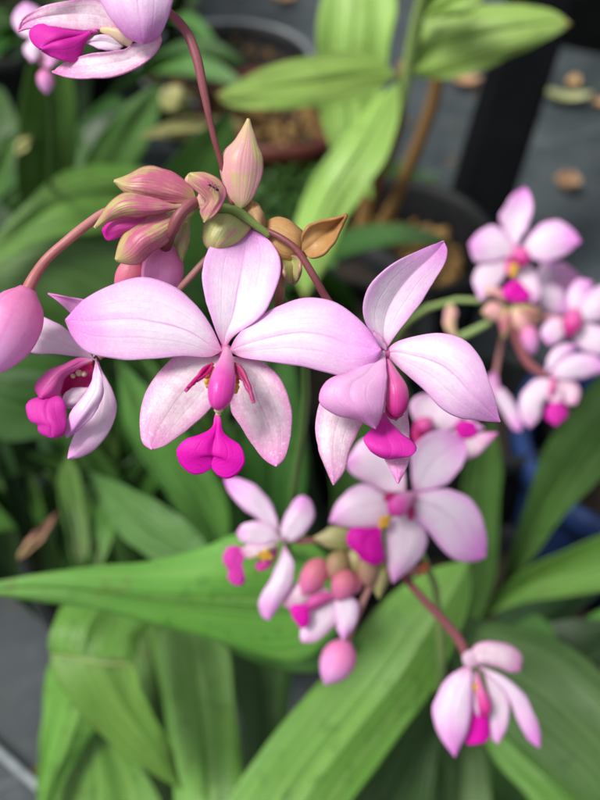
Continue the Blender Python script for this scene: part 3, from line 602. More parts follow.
sheet('sepal', f, DPK, k_, (545, 280), [(550, 268), (562, 262)], [(556, 290), (572, 288)], (580, 276), z=1, cup=[0, -2, -2])
sheet('petal', f, LIL, k_ - .004, (532, 284), [(540, 282), (560, 286)], [(536, 304), (552, 316)], (572, 312), z=[0, 2, 1], cup=[0, -3, -3])
sheet('petal', f, LIL, k_ - .001, (540, 290), [(538, 270), (545, 260)], [(552, 285), (556, 268)], (554, 258), z=1, cup=[0, -2, -2])
f = mk_flower(S3, 575, 325, h, 'flower at the right edge with a rosy throat')
tube('pedicel', f, PEDG, [(525, 316, h + .004), (550, 318, h + .006), (572, 322, h + .002)], [3, 3, 3])
sheet('sepal', f, LIL, h, (574, 316), [(568, 304), (568, 292), (578, 280)], [(582, 306), (590, 296)], (592, 281), z=[0, 1, 0], cup=[0, -2, -2])
sheet('petal', f, LIL, h - .001, (576, 320), [(582, 302), (596, 288), (612, 286)], [(588, 322), (604, 318)], (618, 300), z=[0, 2, 1], cup=[0, -3, -3])
sheet('petal', f, WHT, h - .001, (576, 324), [(590, 324), (606, 330)], [(574, 340), (588, 352), (606, 354)], (618, 344), z=[0, 2, 1], cup=[0, -3, -3])
sheet('sepal', f, LIL, h, (568, 324), [(556, 318), (546, 322), (541, 334)], [(564, 336), (556, 344)], (548, 345), z=[0, 1, 1], cup=[0, -2, -2])
tube('column', f, COLP, [(576, 312, h - .003), (572, 324, h - .006), (567, 338, h - .005)], [6, 9, 10, 7, 1])
f = mk_flower(S3, 545, 376, h, 'lowest flower of this spike, nodding over the dark gap')
tube('pedicel', f, PED, [(509, 312, h + .002), (512, 326, h), (519, 346, h), (530, 365, h), (545, 376, h)], [3, 4, 4.2, 4.6, 4])
sheet('sepal', f, LIL, h, (545, 374), [(548, 358), (560, 345)], [(556, 366), (568, 358)], (578, 344), z=1, cup=[0, -2, -2])
sheet('petal', f, LIL, h - .002, (549, 375), [(560, 362), (578, 353), (596, 356)], [(564, 380), (586, 377)], (610, 370), z=[0, 2, 1], cup=[0, -3, -3])
sheet('petal', f, WHT, h - .002, (550, 378), [(536, 380), (523, 392), (519, 408), (522, 420)], [(552, 392), (544, 404), (540, 418)], (530, 428), z=[0, 2, 1], cup=[0, -3, -3])
sheet('sepal', f, PNK, h, (556, 380), [(560, 392), (566, 404)], [(572, 380), (580, 392)], (576, 404), z=1, cup=[0, -2, -2])
sheet('side_lobe', f, PNK, h - .002, (553, 380), [(548, 392), (550, 402)], [(562, 388), (562, 400)], (556, 406), z=1)
tube('column', f, COLP, [(553, 378, h - .003), (553, 388, h - .005), (551, 396, h - .004)], [2, 3, 3, 1])
sheet('lip', f, LIP, h - .004, (556, 402), [(547, 408), (546, 418)], [(565, 406), (567, 416)], (556, 425), z=1, cup=-2, th=.9)
f = mk_flower(S3, 505, 395, h + .03, 'single mauve petal showing past the sharp flower')
sheet('petal', f, LIL, h + .03, (492, 392), [(497, 404), (506, 418), (514, 430)], [(502, 388), (514, 402), (522, 420)], (521, 431), z=1, cup=[0, -2, -2])
sheet('petal', f, DPK, h + .03, (490, 396), [(484, 384), (490, 374)], [(498, 388), (498, 378)], (495, 372), z=1)
tube('pedicel', f, PEDG, [(508, 314, h + .004), (500, 350, h + .028), (492, 392, h + .031)], [3, 2.5, 2.5])
sbud(S3, BUD, (526, 324), (533, 355), 9.5, h)
sbud(S3, BUDT, (515, 305), (540, 325), 9, h + .002)
for a_ in (((505, 308), [(492, 302), (486, 306)], [(500, 320), (490, 320)], (482, 312)), ((508, 306), [(500, 318), (500, 328)], [(512, 318), (510, 328)], (504, 338)),
           ((504, 304), [(494, 296), (486, 294)], [(506, 294), (498, 288)], (486, 288)), ((512, 306), [(512, 320), (518, 330)], [(524, 310), (530, 322)], (528, 334)),
           ((512, 304), [(520, 300), (528, 304)], [(522, 314), (534, 318)], (540, 310))):
    bract2(S3, random.choice([BR4, BR2, BR1]), h - .001, a_[0], a_[1], a_[2], a_[3])

# ---------------- far spike at the upper left
base4 = G(60, 250)
S4 = thing('orchid_flower_spike', 'small blurred orchid spike behind the flower in the upper left corner', 'orchid flower spike', base4, 'orchid flower spikes')
k4 = .33
stemW('stem', S4, STD, [(45, 74, k4 + .002), (52, 110, k4 + .05), (50, 180, k4 + .2)], base4, [.0012, .0016, .002, .003])
f = mk_flower(S4, 36, 40, k4)
sheet('sepal', f, LIL, k4, (40, 40), [(24, 36), (14, 26), (16, 10)], [(44, 22), (38, 8)], (26, 2), z=1, cup=[0, -2, -2])
sheet('petal', f, WHT, k4 - .002, (38, 36), [(28, 42), (24, 52)], [(42, 46), (38, 58)], (32, 62), z=1, cup=[0, -2, -2])
sheet('sepal', f, DPK, k4, (40, 44), [(34, 54), (40, 64)], [(52, 50), (58, 60)], (50, 68), z=1, cup=[0, -2, -2])
tube('pedicel', f, PED, [(46, 76, k4 + .002), (44, 60, k4), (39, 42, k4)], [2.5, 3, 3])
sbud(S4, BUD, (44, 70), (47, 94), 8, k4)

# ================================================================== LEAVES
def leaf(plant, mat, dl, base, L, R, tip, z=0, cup=-6, pleat=.2, npl=9, roll=0, groove=1.2, M=None, label=None, nu=48, nv=36):
    return sheet('leaf', plant, mat, dl, base, L, R, tip, z=z, cup=cup, roll=roll, M=M, nu=nu, nv=nv, th=.5, groove=groove, pleat=pleat, npl=npl, wav=3, label=label)
def rleaf(plant, mat, base, az, ln, wd, lean, droop, nm='leaf'):
    """a free arching strap leaf grown from a point on the ground"""
    nv, nu = 26, 16; _sd[0] += 1; sd = _sd[0] * 1.7
    dr = Vector((math.cos(az), math.sin(az), 0)); side = Vector((-dr.y, dr.x, 0))
    p = Vector(base); V = []; U = []; F = []
    for j in range(nv + 1):
        t = j / nv; el = lean - droop * t * t
        w = wd * (math.sin(math.pi * min(1, (t * .93 + .035))) ** .75)
        tw = .5 * noise.noise(Vector((sd, t, 0)))
        tg = dr * math.cos(el) + Vector((0, 0, math.sin(el))); nn = tg.cross(side); sv = side * math.cos(tw) + nn * math.sin(tw)
        for i in range(nu + 1):
            u = 2 * i / nu - 1
            V.append(p + sv * (u * w / 2) + nn * (.18 * w * u * u + .0004 * math.sin(u * 22) + .1 * w * noise.noise(Vector((u + sd, t * 3, 1))))); U.append((i / nu, t))
        p = p + tg * (ln / nv)
    for j in range(nv):
        for i in range(nu):
            a = j * (nu + 1) + i; F.append((a, a + 1, a + nu + 2, a + nu + 1))
    o = mesh(nm, V, F, U, mat, plant); m = o.modifiers.new('thickness', 'SOLIDIFY'); m.thickness = .0005; m.offset = 0
    return o
def pot(name, label, cx, cy, r, hh, mat, fill=SOIL, rim=.012, chunks=0, z0=0, deep=.02):
    t = thing(name, label, 'pot', Vector((cx, cy, z0)))
    prof = [(.80 * r, 0), (.97 * r, hh - .03), (.97 * r, hh - .028), (r + .003, hh - .026), (r + .004, hh), (r - rim * .35, hh + .001), (r - rim, hh - .01), (.82 * r, hh - .05), (.78 * r, .01)]
    n = 56; V = []; F = []; U = []
    for j, (a, z) in enumerate(prof):
        for i in range(n):
            q = 2 * math.pi * i / n; V.append(Vector((cx + a * math.cos(q), cy + a * math.sin(q), z0 + z))); U.append((i / n, j / 8))
    for j in range(len(prof) - 1):
        for i in range(n): F.append((j * n + i, j * n + (i + 1) % n, (j + 1) * n + (i + 1) % n, (j + 1) * n + i))
    F.append(tuple(range(n - 1, -1, -1)))
    mesh('pot_wall', V, F, U, mat, t, Vector((cx, cy, z0)))
    V = [Vector((cx, cy, z0 + hh - deep))]; F = []
    R_ = 8
    for k in range(1, R_ + 1):
        for i in range(n):
            q = 2 * math.pi * i / n; a = (r * (.9 if deep < .04 else .8)) * k / R_
            x, y = cx + a * math.cos(q), cy + a * math.sin(q); V.append(Vector((x, y, z0 + hh - deep - .002 + .012 * noise.noise(Vector((x * 40, y * 40, 0))))))
    for i in range(n): F.append((0, 1 + i, 1 + (i + 1) % n))
    for k in range(R_ - 1):
        for i in range(n): F.append((1 + k * n + i, 1 + (k + 1) * n + i, 1 + (k + 1) * n + (i + 1) % n, 1 + k * n + (i + 1) % n))
    mesh('potting_soil', V, F, None, fill, t)
    if chunks:
        ps = []
        from mathutils import Euler
        for _ in range(chunks):
            q = random.uniform(0, 6.283); a = r * (.86 if deep < .04 else .74) * math.sqrt(random.random())
            ps.append(ball((cx + a * math.cos(q), cy + a * math.sin(q), z0 + hh - deep + .008 + random.uniform(-.004, .008)), random.choice((.004, .006, .008, .014)) * random.uniform(.7, 1.2), 6, 3, (1, random.uniform(.4, .8), random.uniform(.3, .6)), Euler((random.random() * 3, random.random() * 3, random.random() * 3))))
        V, F, U = merge(*ps); mesh('bark_mulch', V, F, None, BRK, t, smooth=False)['kind'] = 'stuff'
    return t

# pots
ga = G(185, 590); pot('nursery_pot', 'black pot with coir showing under the leaves at the lower left', ga.x, ga.y, .12, .12, BLK, COIR)
gb = G(290, 430); pot('nursery_pot', 'black pot hidden beneath the central leaves', gb.x, gb.y, .13, .17, BLK)
gc = G(480, 700); pot('nursery_pot', 'black pot under the broad leaves at the lower right', gc.x, gc.y - .02, .13, .10, BLK)
pb = G(646, 436, .2); pot('planter_pot', 'navy blue pot rim showing behind the leaves on the right', pb.x, pb.y, .095, .20, BLU, SOIL, .012, 0, deep=.11)
pk = G(500, 402, .2); pot('nursery_pot', 'small black pot between the right flower cluster and the blue pot', pk.x, pk.y, .056, .20, BLK, SOIL, .005, 0, deep=.06)
pm = G(398, 232, .16); pot('nursery_pot', 'black pot of tan bark holding the lime green leaved plant', pm.x, pm.y, .095, .16, BLK, SOIL, .006, 420, deep=.05)
pr = G(278, 105, .14); pot('nursery_pot', 'maroon pot of bark chips behind the lime green leaf', pr.x, pr.y, .10, .14, MAR, SOIL, .008, 220)
pg = G(225, 62, .10); pot('nursery_pot', 'dark pot with its rim highlight painted as a grey ring, beyond the maroon pot', pg.x, pg.y, .125, .10, BLK, SOIL, .006, 40)
V, F, U = tubeW([Vector((pg.x + .1265 * math.cos(q_ * math.pi / 20), pg.y + .1265 * math.sin(q_ * math.pi / 20), .102)) for q_ in range(41)], [.0035] * 4, 8, 0, 3, 80)
mesh('rim_highlight', V, F, U, GRY, bpy.data.objects[[n_ for n_ in W if n_.startswith('nursery_pot')][-1]])  # grey ring paints the highlight along the black rim
pl = G(60, 150); pot('nursery_pot', 'black pot hidden behind the upper left leaves', pl.x - .05, pl.y + .1, .14, .16, BLK)
pt = G(600, 40); pot('nursery_pot', 'large black pot added in place of the shadow beyond the paving at the upper right', pt.x + .03, pt.y + .10, .20, .22, BLK, SOIL)  # pot added to stand in for the shadow in this corner
pv = G(50, 420); pot('nursery_pot', 'black pot hidden by the leaves at the left edge', pv.x - .05, pv.y, .14, .16, BLK)

# lower-left plant
PA = thing('orchid_plant', 'orchid plant with broad folded pleated leaves at the lower left', 'plant', ga + Vector((0, 0, .14)), 'leafy orchid plants')
leaf(PA, LFP, [.36, .34, .33, .33], (350, 615), [(300, 662), (250, 652), (200, 636), (140, 620), (100, 610), (40, 602)], [(330, 560), (290, 530), (240, 533), (200, 550), (150, 563), (100, 565), (40, 573)], (-40, 590), z=[0, 0, 2, 3], cup=-5, M=[(300, 615), (240, 612), (180, 606), (130, 598), (60, 588)], label='long pale leaf lying across the others')
leaf(PA, LF, [.385, .38, .37], (360, 650), [(320, 672), (280, 668), (240, 655)], [(330, 610), (280, 605), (240, 615)], (205, 632), cup=-4)
FB = leaf(PA, LFP, [.40, .385, .375, .375], (120, 590), [(70, 600), (52, 625), (50, 652)], [(150, 610), (140, 640), (133, 660)], (90, 664), z=[-10, 0, 4, 6], cup=-3, groove=.2)
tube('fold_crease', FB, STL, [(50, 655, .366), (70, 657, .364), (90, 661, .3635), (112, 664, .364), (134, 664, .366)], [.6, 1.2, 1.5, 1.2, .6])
leaf(PA, LFP, [.375, .368, .366, .370], (88, 656), [(52, 654), (52, 668), (80, 712), (120, 752), (160, 778)], [(132, 662), (142, 690), (158, 720), (172, 750)], (182, 790), z=[6, 6, 2, 0], cup=-3, groove=.2, label='leaf bent sharply over, with a pale crease')
leaf(PA, LFP, [.41, .41, .41], (80, 640), [(52, 660), (42, 720), (37, 790)], [(110, 690), (90, 740), (60, 790)], (40, 850), cup=-3)
leaf(PA, LFB, [.43, .42, .40], (85, 700), [(60, 745), (42, 800), (30, 860)], [(130, 750), (160, 800), (165, 860)], (95, 920), cup=-4)
leaf(PA, LFP, [.44, .42, .39, .38], (185, 600), [(158, 640), (163, 700), (172, 760), (178, 850)], [(225, 640), (236, 700), (242, 760), (245, 850)], (210, 930), cup=-5, pleat=.4)
leaf(PA, LFD, [.47, .46, .44], (230, 600), [(225, 660), (240, 720), (245, 800)], [(290, 640), (290, 700), (280, 780)], (262, 840), cup=-4)
leaf(PA, LF, [.47, .46, .46], (140, 600), [(130, 660), (140, 720), (150, 800)], [(180, 660), (185, 720), (190, 800)], (170, 860), cup=-4)
leaf(PA, LFG, [.40, .42, .45], (210, 575), [(160, 562), (130, 545), (105, 510)], [(205, 540), (170, 510), (130, 488)], (90, 472), z=0, cup=4, groove=2)
leaf(PA, LF, [.46, .47, .50], (80, 580), [(70, 550), (62, 510), (58, 480)], [(90, 540), (86, 510), (80, 480)], (68, 450), cup=3)
leaf(PA, LF, [.46, .47, .50], (95, 580), [(88, 550), (90, 520)], [(112, 540), (118, 510)], (112, 485), cup=3)
leaf(PA, BUDT, [.44, .45, .47], (18, 560), [(22, 548), (38, 530)], [(24, 556), (42, 540)], (58, 512), cup=1)
random.seed(51)
for k in range(9): rleaf(PA, random.choice([LFD, LF, LFX]), ga + Vector((random.uniform(-.05, .05), random.uniform(-.05, .05), .13)), random.uniform(1.2, 4.4), random.uniform(.2, .32), random.uniform(.03, .045), random.uniform(.7, 1.2), random.uniform(.7, 1.6))
# central plant
PBm = thing('orchid_plant', 'orchid plant with broad leaves behind the main flower, in the centre', 'plant', gb + Vector((0, 0, .15)), 'leafy orchid plants')
leaf(PBm, LF, [.50, .48, .47], (225, 560), [(185, 520), (150, 470), (125, 425)], [(228, 505), (192, 440), (155, 395)], (118, 360), cup=5)
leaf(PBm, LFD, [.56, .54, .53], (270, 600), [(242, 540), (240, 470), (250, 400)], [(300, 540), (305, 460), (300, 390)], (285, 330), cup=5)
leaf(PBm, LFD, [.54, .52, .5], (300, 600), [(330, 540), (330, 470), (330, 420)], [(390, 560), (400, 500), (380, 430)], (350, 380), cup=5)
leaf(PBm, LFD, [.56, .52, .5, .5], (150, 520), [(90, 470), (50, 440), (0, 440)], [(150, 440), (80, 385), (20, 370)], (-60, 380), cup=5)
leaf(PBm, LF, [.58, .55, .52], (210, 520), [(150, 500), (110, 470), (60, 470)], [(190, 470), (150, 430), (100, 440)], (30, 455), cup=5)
leaf(PBm, LFG, [.55, .5, .47], (470, 640), [(455, 590), (458, 520), (468, 460)], [(495, 580), (500, 510), (502, 460)], (492, 420), cup=4, label='narrow grey green leaf behind the middle flower')
random.seed(21)
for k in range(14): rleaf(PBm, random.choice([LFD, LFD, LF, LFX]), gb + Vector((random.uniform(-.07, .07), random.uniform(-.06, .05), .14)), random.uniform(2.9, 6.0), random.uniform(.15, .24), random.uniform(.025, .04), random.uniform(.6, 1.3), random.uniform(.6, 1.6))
rs = random.Random(5)
for k in range(44):
    bx = rs.uniform(20, 330); by = rs.uniform(560, 620); tx = bx + rs.uniform(-150, 110); ty = rs.uniform(340, 500); wd = rs.uniform(7, 17)
    d0 = rs.uniform(.54, .66); d1 = d0 - rs.uniform(.0, .07); mx = bx + (tx - bx) * .4 + rs.uniform(-20, 20); my = by + (ty - by) * .55
    nx, ny = -(ty - by), (tx - bx); L_ = math.hypot(nx, ny); nx /= L_; ny /= L_
    if nx > 0: nx, ny = -nx, -ny
    q1 = (bx + (mx - bx) * .5, by + (my - by) * .5); q2 = (mx + (tx - mx) * .55, my + (ty - my) * .55)
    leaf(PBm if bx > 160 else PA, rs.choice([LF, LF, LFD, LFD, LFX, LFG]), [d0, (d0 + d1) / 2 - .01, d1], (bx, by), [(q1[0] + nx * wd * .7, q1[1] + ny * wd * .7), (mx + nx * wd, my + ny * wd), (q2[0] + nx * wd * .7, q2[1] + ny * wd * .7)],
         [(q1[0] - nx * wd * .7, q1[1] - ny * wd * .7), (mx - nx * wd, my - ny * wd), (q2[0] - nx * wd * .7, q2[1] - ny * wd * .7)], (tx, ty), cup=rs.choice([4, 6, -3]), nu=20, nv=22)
# lower right plant
PC = thing('orchid_plant', 'orchid plant with wide diagonal leaves across the bottom centre and right', 'plant', gc + Vector((0, 0, .09)), 'leafy orchid plants')
leaf(PC, LFP, [.40, .385, .36, .34], (470, 560), [(430, 570), (385, 600), (330, 668), (275, 735), (228, 800), (200, 860)], [(470, 600), (440, 680), (400, 735), (352, 800), (310, 870)], (220, 930), z=0, cup=-5, pleat=.2, label='wide diagonal leaf in the bottom centre')
leaf(PC, LFD, [.44, .42, .40], (450, 650), [(420, 700), (390, 745), (350, 800), (330, 850)], [(450, 700), (440, 750), (432, 810)], (380, 900), cup=-4, pleat=.4)
leaf(PC, LFG, [.42, .40, .38, .38], (430, 610), [(470, 700), (520, 745), (570, 790), (620, 850)], [(480, 620), (560, 640), (620, 690), (680, 760)], (700, 860), cup=-6, pleat=.25, label='broad dark leaf spreading to the lower right corner')
leaf(PC, LFB, [.45, .42, .41], (470, 700), [(495, 760), (530, 800), (570, 860)], [(520, 735), (580, 790), (640, 850)], (640, 900), cup=-4, label='yellow green leaf in the lower right corner')
leaf(PC, LFG, [.47, .45, .43], (470, 720), [(450, 745), (447, 800), (450, 850)], [(488, 745), (492, 800), (490, 850)], (470, 900), cup=-3)
leaf(PC, LFG, [.47, .45, .44], (430, 700), [(425, 740), (428, 800)], [(450, 730), (455, 800)], (445, 860), cup=-3)
leaf(PC, LFG, [.49, .47, .45], (490, 650), [(510, 630), (540, 615)], [(510, 665), (545, 670)], (562, 650), cup=-3)
leaf(PC, LF, [.50, .48, .46], (540, 680), [(560, 640), (600, 610), (650, 600)], [(580, 690), (620, 670), (660, 660)], (690, 630), cup=-4)
leaf(PC, LFX, [.50, .49, .47], (500, 700), [(505, 660), (540, 625)], [(580, 720), (620, 680)], (640, 620), cup=-4)
for k in range(8): rleaf(PC, random.choice([LFD, LFX]), gc + Vector((random.uniform(-.05, .05), random.uniform(-.07, .0), .08)), random.uniform(-1.4, 1.0), random.uniform(.12, .2), random.uniform(.03, .045), random.uniform(.5, 1.0), random.uniform(.7, 1.4))
# right plant
pd = G(470, 650, .05)
PD = thing('orchid_plant', 'orchid plant with two long leaves fanning out at the right edge before the blue pot', 'plant', pd, 'leafy orchid plants')
leaf(PD, LFG, [.56, .52, .48, .45], (478, 622), [(500, 585), (520, 520), (550, 440), (590, 385)], [(520, 575), (560, 520), (600, 478), (640, 430)], (680, 320), cup=4, pleat=.6, label='tall grey green leaf rising to the right edge')
leaf(PD, LFB, [.55, .52, .49], (474, 622), [(505, 585), (545, 560), (590, 540), (640, 520)], [(520, 603), (560, 598), (600, 590), (650, 578)], (700, 540), cup=4, label='bright green leaf pointing right')
# upper-left plant
PE = thing('orchid_plant', 'orchid plant with blurred leaves filling the upper left', 'plant', pl + Vector((-.05, .1, .14)), 'leafy orchid plants')
leaf(PE, LF, [.75, .62, .55], (50, 260), [(20, 200), (18, 120), (30, 60)], [(72, 200), (76, 120), (70, 60)], (52, 0), cup=4)
leaf(PE, LFB, [.60, .56, .545], (180, 240), [(150, 222), (100, 232), (50, 240), (0, 262)], [(165, 178), (115, 164), (65, 172), (20, 210)], (-50, 290), cup=2, label='curved grey green leaf at the left edge')
leaf(PE, LFG, [.80, .70, .66], (60, 220), [(75, 190), (90, 150), (120, 110)], [(120, 190), (140, 160), (158, 120)], (160, 80), cup=3)
leaf(PE, LFG, [.62, .60, .58], (-40, 250), [(-20, 190), (-10, 150)], [(0, 200), (12, 160)], (15, 130), cup=3)
leaf(PE, LFG, [.62, .59, .57, .57], (150, 330), [(80, 340), (30, 300), (0, 290)], [(160, 260), (100, 225), (40, 240)], (-40, 270), cup=-5)
leaf(PE, LFD, [.66, .60, .58], (220, 360), [(160, 380), (100, 350), (50, 330)], [(220, 290), (160, 250), (100, 270)], (30, 300), cup=-5)
leaf(PE, LFD, [.72, .66, .60], (160, 350), [(120, 300), (130, 230), (180, 150)], [(220, 320), (230, 240), (240, 170)], (230, 110), cup=4)
leaf(PE, LFW, [.72, .68, .66], (245, 124), [(220, 138), (185, 141), (160, 138)], [(225, 118), (190, 116), (160, 126)], (138, 137), cup=-3, label='pale yellowing leaf')
leaf(PE, LFW, [.8, .78, .78], (188, 112), [(172, 116), (160, 105)], [(190, 98), (178, 86)], (164, 88), cup=-2)
leaf(PE, LFW, [.62, .62, .62], (32, 140), [(24, 152), (17, 154)], [(30, 134), (22, 136)], (14, 148), cup=-1)
random.seed(31)
for k in range(26): rleaf(PE, random.choice([LFD, LFD, LFG, LFX]), pl + Vector((random.uniform(-.16, .18), random.uniform(-.08, .22), random.uniform(.05, .14))), random.uniform(0, 6.28), random.uniform(.2, .34), random.uniform(.025, .05), random.uniform(.6, 1.3), random.uniform(.6, 1.6))
# left middle plant
PF = thing('orchid_plant', 'orchid plant with dark leaves at the left edge, half way down', 'plant', pv + Vector((-.05, 0, .14)), 'leafy orchid plants')
random.seed(41)
for k in range(22): rleaf(PF, random.choice([LFD, LF, LFX, LFD]), pv + Vector((random.uniform(-.1, .08), random.uniform(-.1, .1), .13)), random.uniform(-.3, 3.6), random.uniform(.18, .3), random.uniform(.03, .05), random.uniform(.5, 1.2), random.uniform(.6, 1.6))
# small fine herb in the top-left corner
def herb(name, label, c, n, rad, hgt, mats):
    t = thing(name, label, 'plant', c)
    ps = []
    st = []
    for _ in range(n):
        a = random.uniform(0, 6.283); r = rad * math.sqrt(random.random()); z = hgt * random.uniform(.3, 1)
        q = c + Vector((r * math.cos(a), r * math.sin(a), z))
        L_ = random.uniform(.012, .03); dr = Vector((random.uniform(-1, 1), random.uniform(-1, 1), random.uniform(-.5, .7))).normalized(); sd = dr.orthogonal().normalized() * L_ * .22; nn = dr.cross(sd) * .3
        i = [q, q + dr * L_ * .5 + sd, q + dr * L_, q + dr * L_ * .5 - sd, q + dr * L_ * .5 + nn]
        ps.append((i, [(0, 1, 4), (1, 2, 4), (2, 3, 4), (3, 0, 4)], [(.5, 0), (1, .5), (.5, 1), (0, .5), (.5, .5)]))
        if random.random() < .06: st.append(tubeW([c + Vector((r * .3 * math.cos(a), r * .3 * math.sin(a), 0)), (c + q) / 2, q], [.002, .0015, .001], 6))
    mesh('foliage', *merge(*ps), mats, t); mesh('stems', *merge(*st), STD, t)
hh_ = G(140, 25); herb('bushy_herb', 'small leaved dark green herb in the background of the upper left corner', hh_ + Vector((-.05, .05, 0)), 2600, .22, .22, LFD)
hh_ = G(20, 60); herb('bushy_herb', 'small leaved bushy herb at the far left edge behind the flower', hh_ + Vector((-.08, .08, 0)), 2200, .20, .26, LF)
hh_ = G(335, 265); herb('bushy_herb', 'low dark green herb between the two sharp flowers and the bark pot', hh_, 1500, .10, .12, LFD)

# ---------------- lime green plant
PL = thing('lime_leaved_plant', 'lime green leaved plant on a tan cane at the top centre', 'plant', pm + Vector((-.03, 0, -.02)))
l = .56
V, F, U = tubeW([P(430, -30, .50), P(418, 20, .53), P(408, 70, l), P(402, 110, l + .02)], [.0035, .0042, .0042, .003], 12); mesh('stem', V, F, U, STL, PL)
V, F, U = tubeW([P(437, 60, .72), P(436, 90, .74), P(412, 160, .80)] + [G(372, 250, .13)], [.006, .006, .0065, .007], 14); mesh('cane', V, F, U, CAN, PL)
V, F, U = tubeW([P(404, 66, l + .02), P(396, 130, .70), P(372, 190, .85)] + [G(355, 262, .12)], [.004, .006, .008, .009], 14); mesh('cane', V, F, U, CAN, PL)
leaf(PL, LFY, [.60, .60, .58, .58], (372, 200), [(340, 170), (322, 120), (318, 60), (322, 0)], [(372, 150), (382, 100), (390, 50), (396, 0)], (358, -60), cup=3, pleat=.2)
leaf(PL, LFY, [l, l - .02, l - .03], (398, 76), [(375, 90), (335, 106), (280, 110), (240, 109), (222, 102)], [(380, 60), (350, 52), (310, 56), (260, 70), (230, 86)], (216, 95), cup=-3, pleat=.2, groove=2)
leaf(PL, LFY, [l, l - .02, l - .01, l], (399, 82), [(375, 100), (340, 140), (312, 180), (298, 215), (290, 260)], [(399, 120), (388, 155), (370, 185), (350, 215), (330, 260)], (305, 300), cup=-4, pleat=.2, groove=2)
leaf(PL, LFY, [l, l - .03, l - .04], (404, 74), [(412, 40), (425, 20), (470, 6), (520, 5), (555, 12)], [(415, 76), (440, 80), (470, 74), (510, 58), (550, 38)], (571, 24), cup=-4, pleat=.2, groove=2)
leaf(PL, LFY, [.52, .50, .49], (422, 22), [(440, -4), (462, -20)], [(450, 16), (470, 14), (482, 4)], (488, -10), cup=-3, pleat=.2)
leaf(PL, LFY, [.53, .51, .50], (420, 10), [(424, 0), (440, -20)], [(432, 14), (452, 0)], (462, -28), cup=-3, pleat=.2)

# ---------------- black post
def post():
    a = G(440, 330); t = P(585, -150, .85); ax = (t - a).normalized(); n1 = ax.orthogonal().normalized(); sd = RT - ax * RT.dot(ax); sd.normalize(); fr = ax.cross(sd)
    V = []; U = []; F = []; r = .030; bv = .004
    ring = [(r, r - bv), (r - bv, r), (-r + bv, r), (-r, r - bv), (-r, -r + bv), (-r + bv, -r), (r - bv, -r), (r, -r + bv)]
    for q in (a, t):
        for x, y in ring: V.append(q + sd * x + fr * y)
    for i in range(8): F.append((i, (i + 1) % 8, 8 + (i + 1) % 8, 8 + i))
    F.append(tuple(range(7, -1, -1))); F.append(tuple(range(8, 16)))
    tag(mesh('bench_leg', V, F, None, MET, None, a, smooth=False), 'black square metal leg leaning across the grey paving', 'bench leg')
post()
# pale hose on the ground, lower left
V, F, U = tubeW([G(-60, 700, .012), G(0, 752, .012), G(22, 772, .012), G(45, 792, .012), G(110, 850, .012)], [.0034] * 3, 12)
tag(mesh('hose', V, F, U, HOS, None), 'thin pale hose lying on the grey paving in the lower left corner', 'hose')
# dry leaves on the paving
def dry(x, y, ln, wd, az, mat, label):
    c0 = G(x, y, .004); nv, nu = 12, 6; V = []; F = []; U = []; dr = Vector((math.cos(az), math.sin(az), 0)); sd = Vector((-dr.y, dr.x, 0))
    for j in range(nv + 1):
        t = j / nv; w = wd * math.sin(math.pi * (t * .94 + .03)) ** .8
        for i in range(nu + 1):
            u = 2 * i / nu - 1
            V.append(c0 + dr * (ln * (t - .5)) + sd * (u * w / 2) + Vector((0, 0, .0035 + .010 * u * u * wd / .03 + .008 * (2 * t - 1) ** 2 + .003 * noise.noise(Vector((x + u, t * 3, y)))))); U.append((i / nu, t))
    for j in range(nv):
        for i in range(nu): a = j * (nu + 1) + i; F.append((a, a + 1, a + nu + 2, a + nu + 1))
    o = mesh('fallen_leaf', V, F, U, mat, None, c0); m = o.modifiers.new('thickness', 'SOLIDIFY'); m.thickness = .0008
    tag(o, label, 'fallen leaf', 'dry leaves on the paving')
dry(463, 87, .055, .034, -.5, DRY, 'orange tan fallen leaf just below the right lime green leaf')
dry(528, 115, .028, .026, .4, DRY, 'small round tan fallen leaf beside the black leg')
dry(566, 190, .030, .036, 1.3, DRY, 'tan fallen leaf nearest the right pink flower cluster')
dry(566, 103, .075, .028, -.15, DRG, 'long olive green fallen leaf at the upper right')
dry(571, 88, .030, .022, .9, DRY, 'small brown fallen leaf just behind the olive one')
dry(600, 108, .03, .02, .2, DRY, 'reddish brown fallen leaf at the right edge')
dry(285, 4, .05, .035, .3, DRY, 'tan fallen leaf beyond the pots at the top')
dry(248, 47, .04, .035, 1.2, DRY, 'pale tan fallen leaf beside the grey rimmed pot')

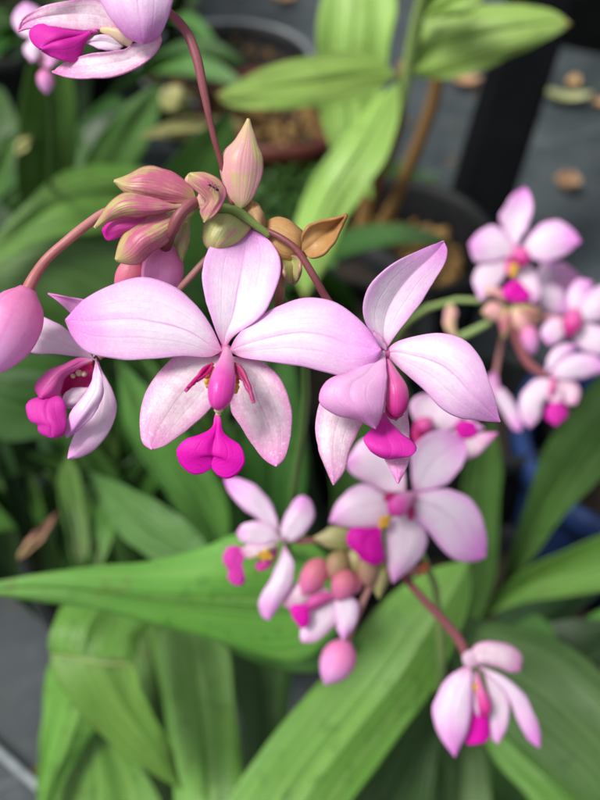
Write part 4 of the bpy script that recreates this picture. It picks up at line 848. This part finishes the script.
rs = random.Random(8); ps = []
from mathutils import Euler
for _ in range(900):
    q = Vector((rs.uniform(-.5, 1.3), rs.uniform(.2, 2.2), .003)); r_ = rs.choice((.0015, .0025, .004, .006))
    ps.append(ball(q, r_, 5, 2, (1, rs.uniform(.3, .7), .3), Euler((0, 0, rs.random() * 3))))
V, F, U = merge(*ps); lt = mesh('grit', V, F, None, BRK, None, Vector((.3, 1, 0)), smooth=False)
tag(lt, 'brown grit and bark crumbs strewn over the grey paving', 'grit', None, 'stuff')
# ------------------------------------------------------------------ camera, light
cam = bpy.data.cameras.new('camera'); co = bpy.data.objects.new('camera', cam); C.objects.link(co)
co.location = CAM; co.rotation_euler = (math.pi / 2 - TH, 0, 0)
cam.sensor_fit = 'VERTICAL'; cam.sensor_height = 24; cam.lens = 12 / math.tan(VF / 2)
cam.clip_start = .01; cam.clip_end = 200
cam.dof.use_dof = True; cam.dof.focus_distance = .163; cam.dof.aperture_fstop = 8.3
bpy.context.scene.camera = co
w = bpy.data.worlds.new('World'); bpy.context.scene.world = w; w.use_nodes = True
nt = w.node_tree; nt.nodes.clear()
sky = nt.nodes.new('ShaderNodeTexSky'); sky.sky_type = 'NISHITA'; sky.sun_disc = False
SE, SR = math.radians(60), math.radians(-110)
sky.sun_elevation = SE; sky.sun_rotation = SR; sky.dust_density = 3.0; sky.ozone_density = .5
bg = nt.nodes.new('ShaderNodeBackground'); bg.inputs[1].default_value = .085
ow = nt.nodes.new('ShaderNodeOutputWorld'); hs = nt.nodes.new('ShaderNodeHueSaturation'); hs.inputs['Saturation'].default_value = .30; nt.links.new(sky.outputs[0], hs.inputs['Color']); nt.links.new(hs.outputs[0], bg.inputs[0]); nt.links.new(bg.outputs[0], ow.inputs[0])
sl = bpy.data.lights.new('sun', 'SUN'); sl.energy = 2.3; sl.angle = math.radians(20); sl.color = (1, .965, .92)
so = bpy.data.objects.new('sun', sl); C.objects.link(so)
sdir = Vector((math.sin(SR) * math.cos(SE), math.cos(SR) * math.cos(SE), math.sin(SE)))
so.rotation_euler = sdir.to_track_quat('Z', 'Y').to_euler(); so.location = (0, 0, 3)
sc = bpy.context.scene
sc.view_settings.view_transform = 'Standard'; sc.view_settings.look = 'None'; sc.view_settings.gamma = 1; sc.view_settings.use_curve_mapping = False
sc.view_settings.exposure = .72
sc.render.engine = 'CYCLES'; sc.cycles.use_denoising = True; sc.cycles.max_bounces = 8; sc.cycles.transparent_max_bounces = 4
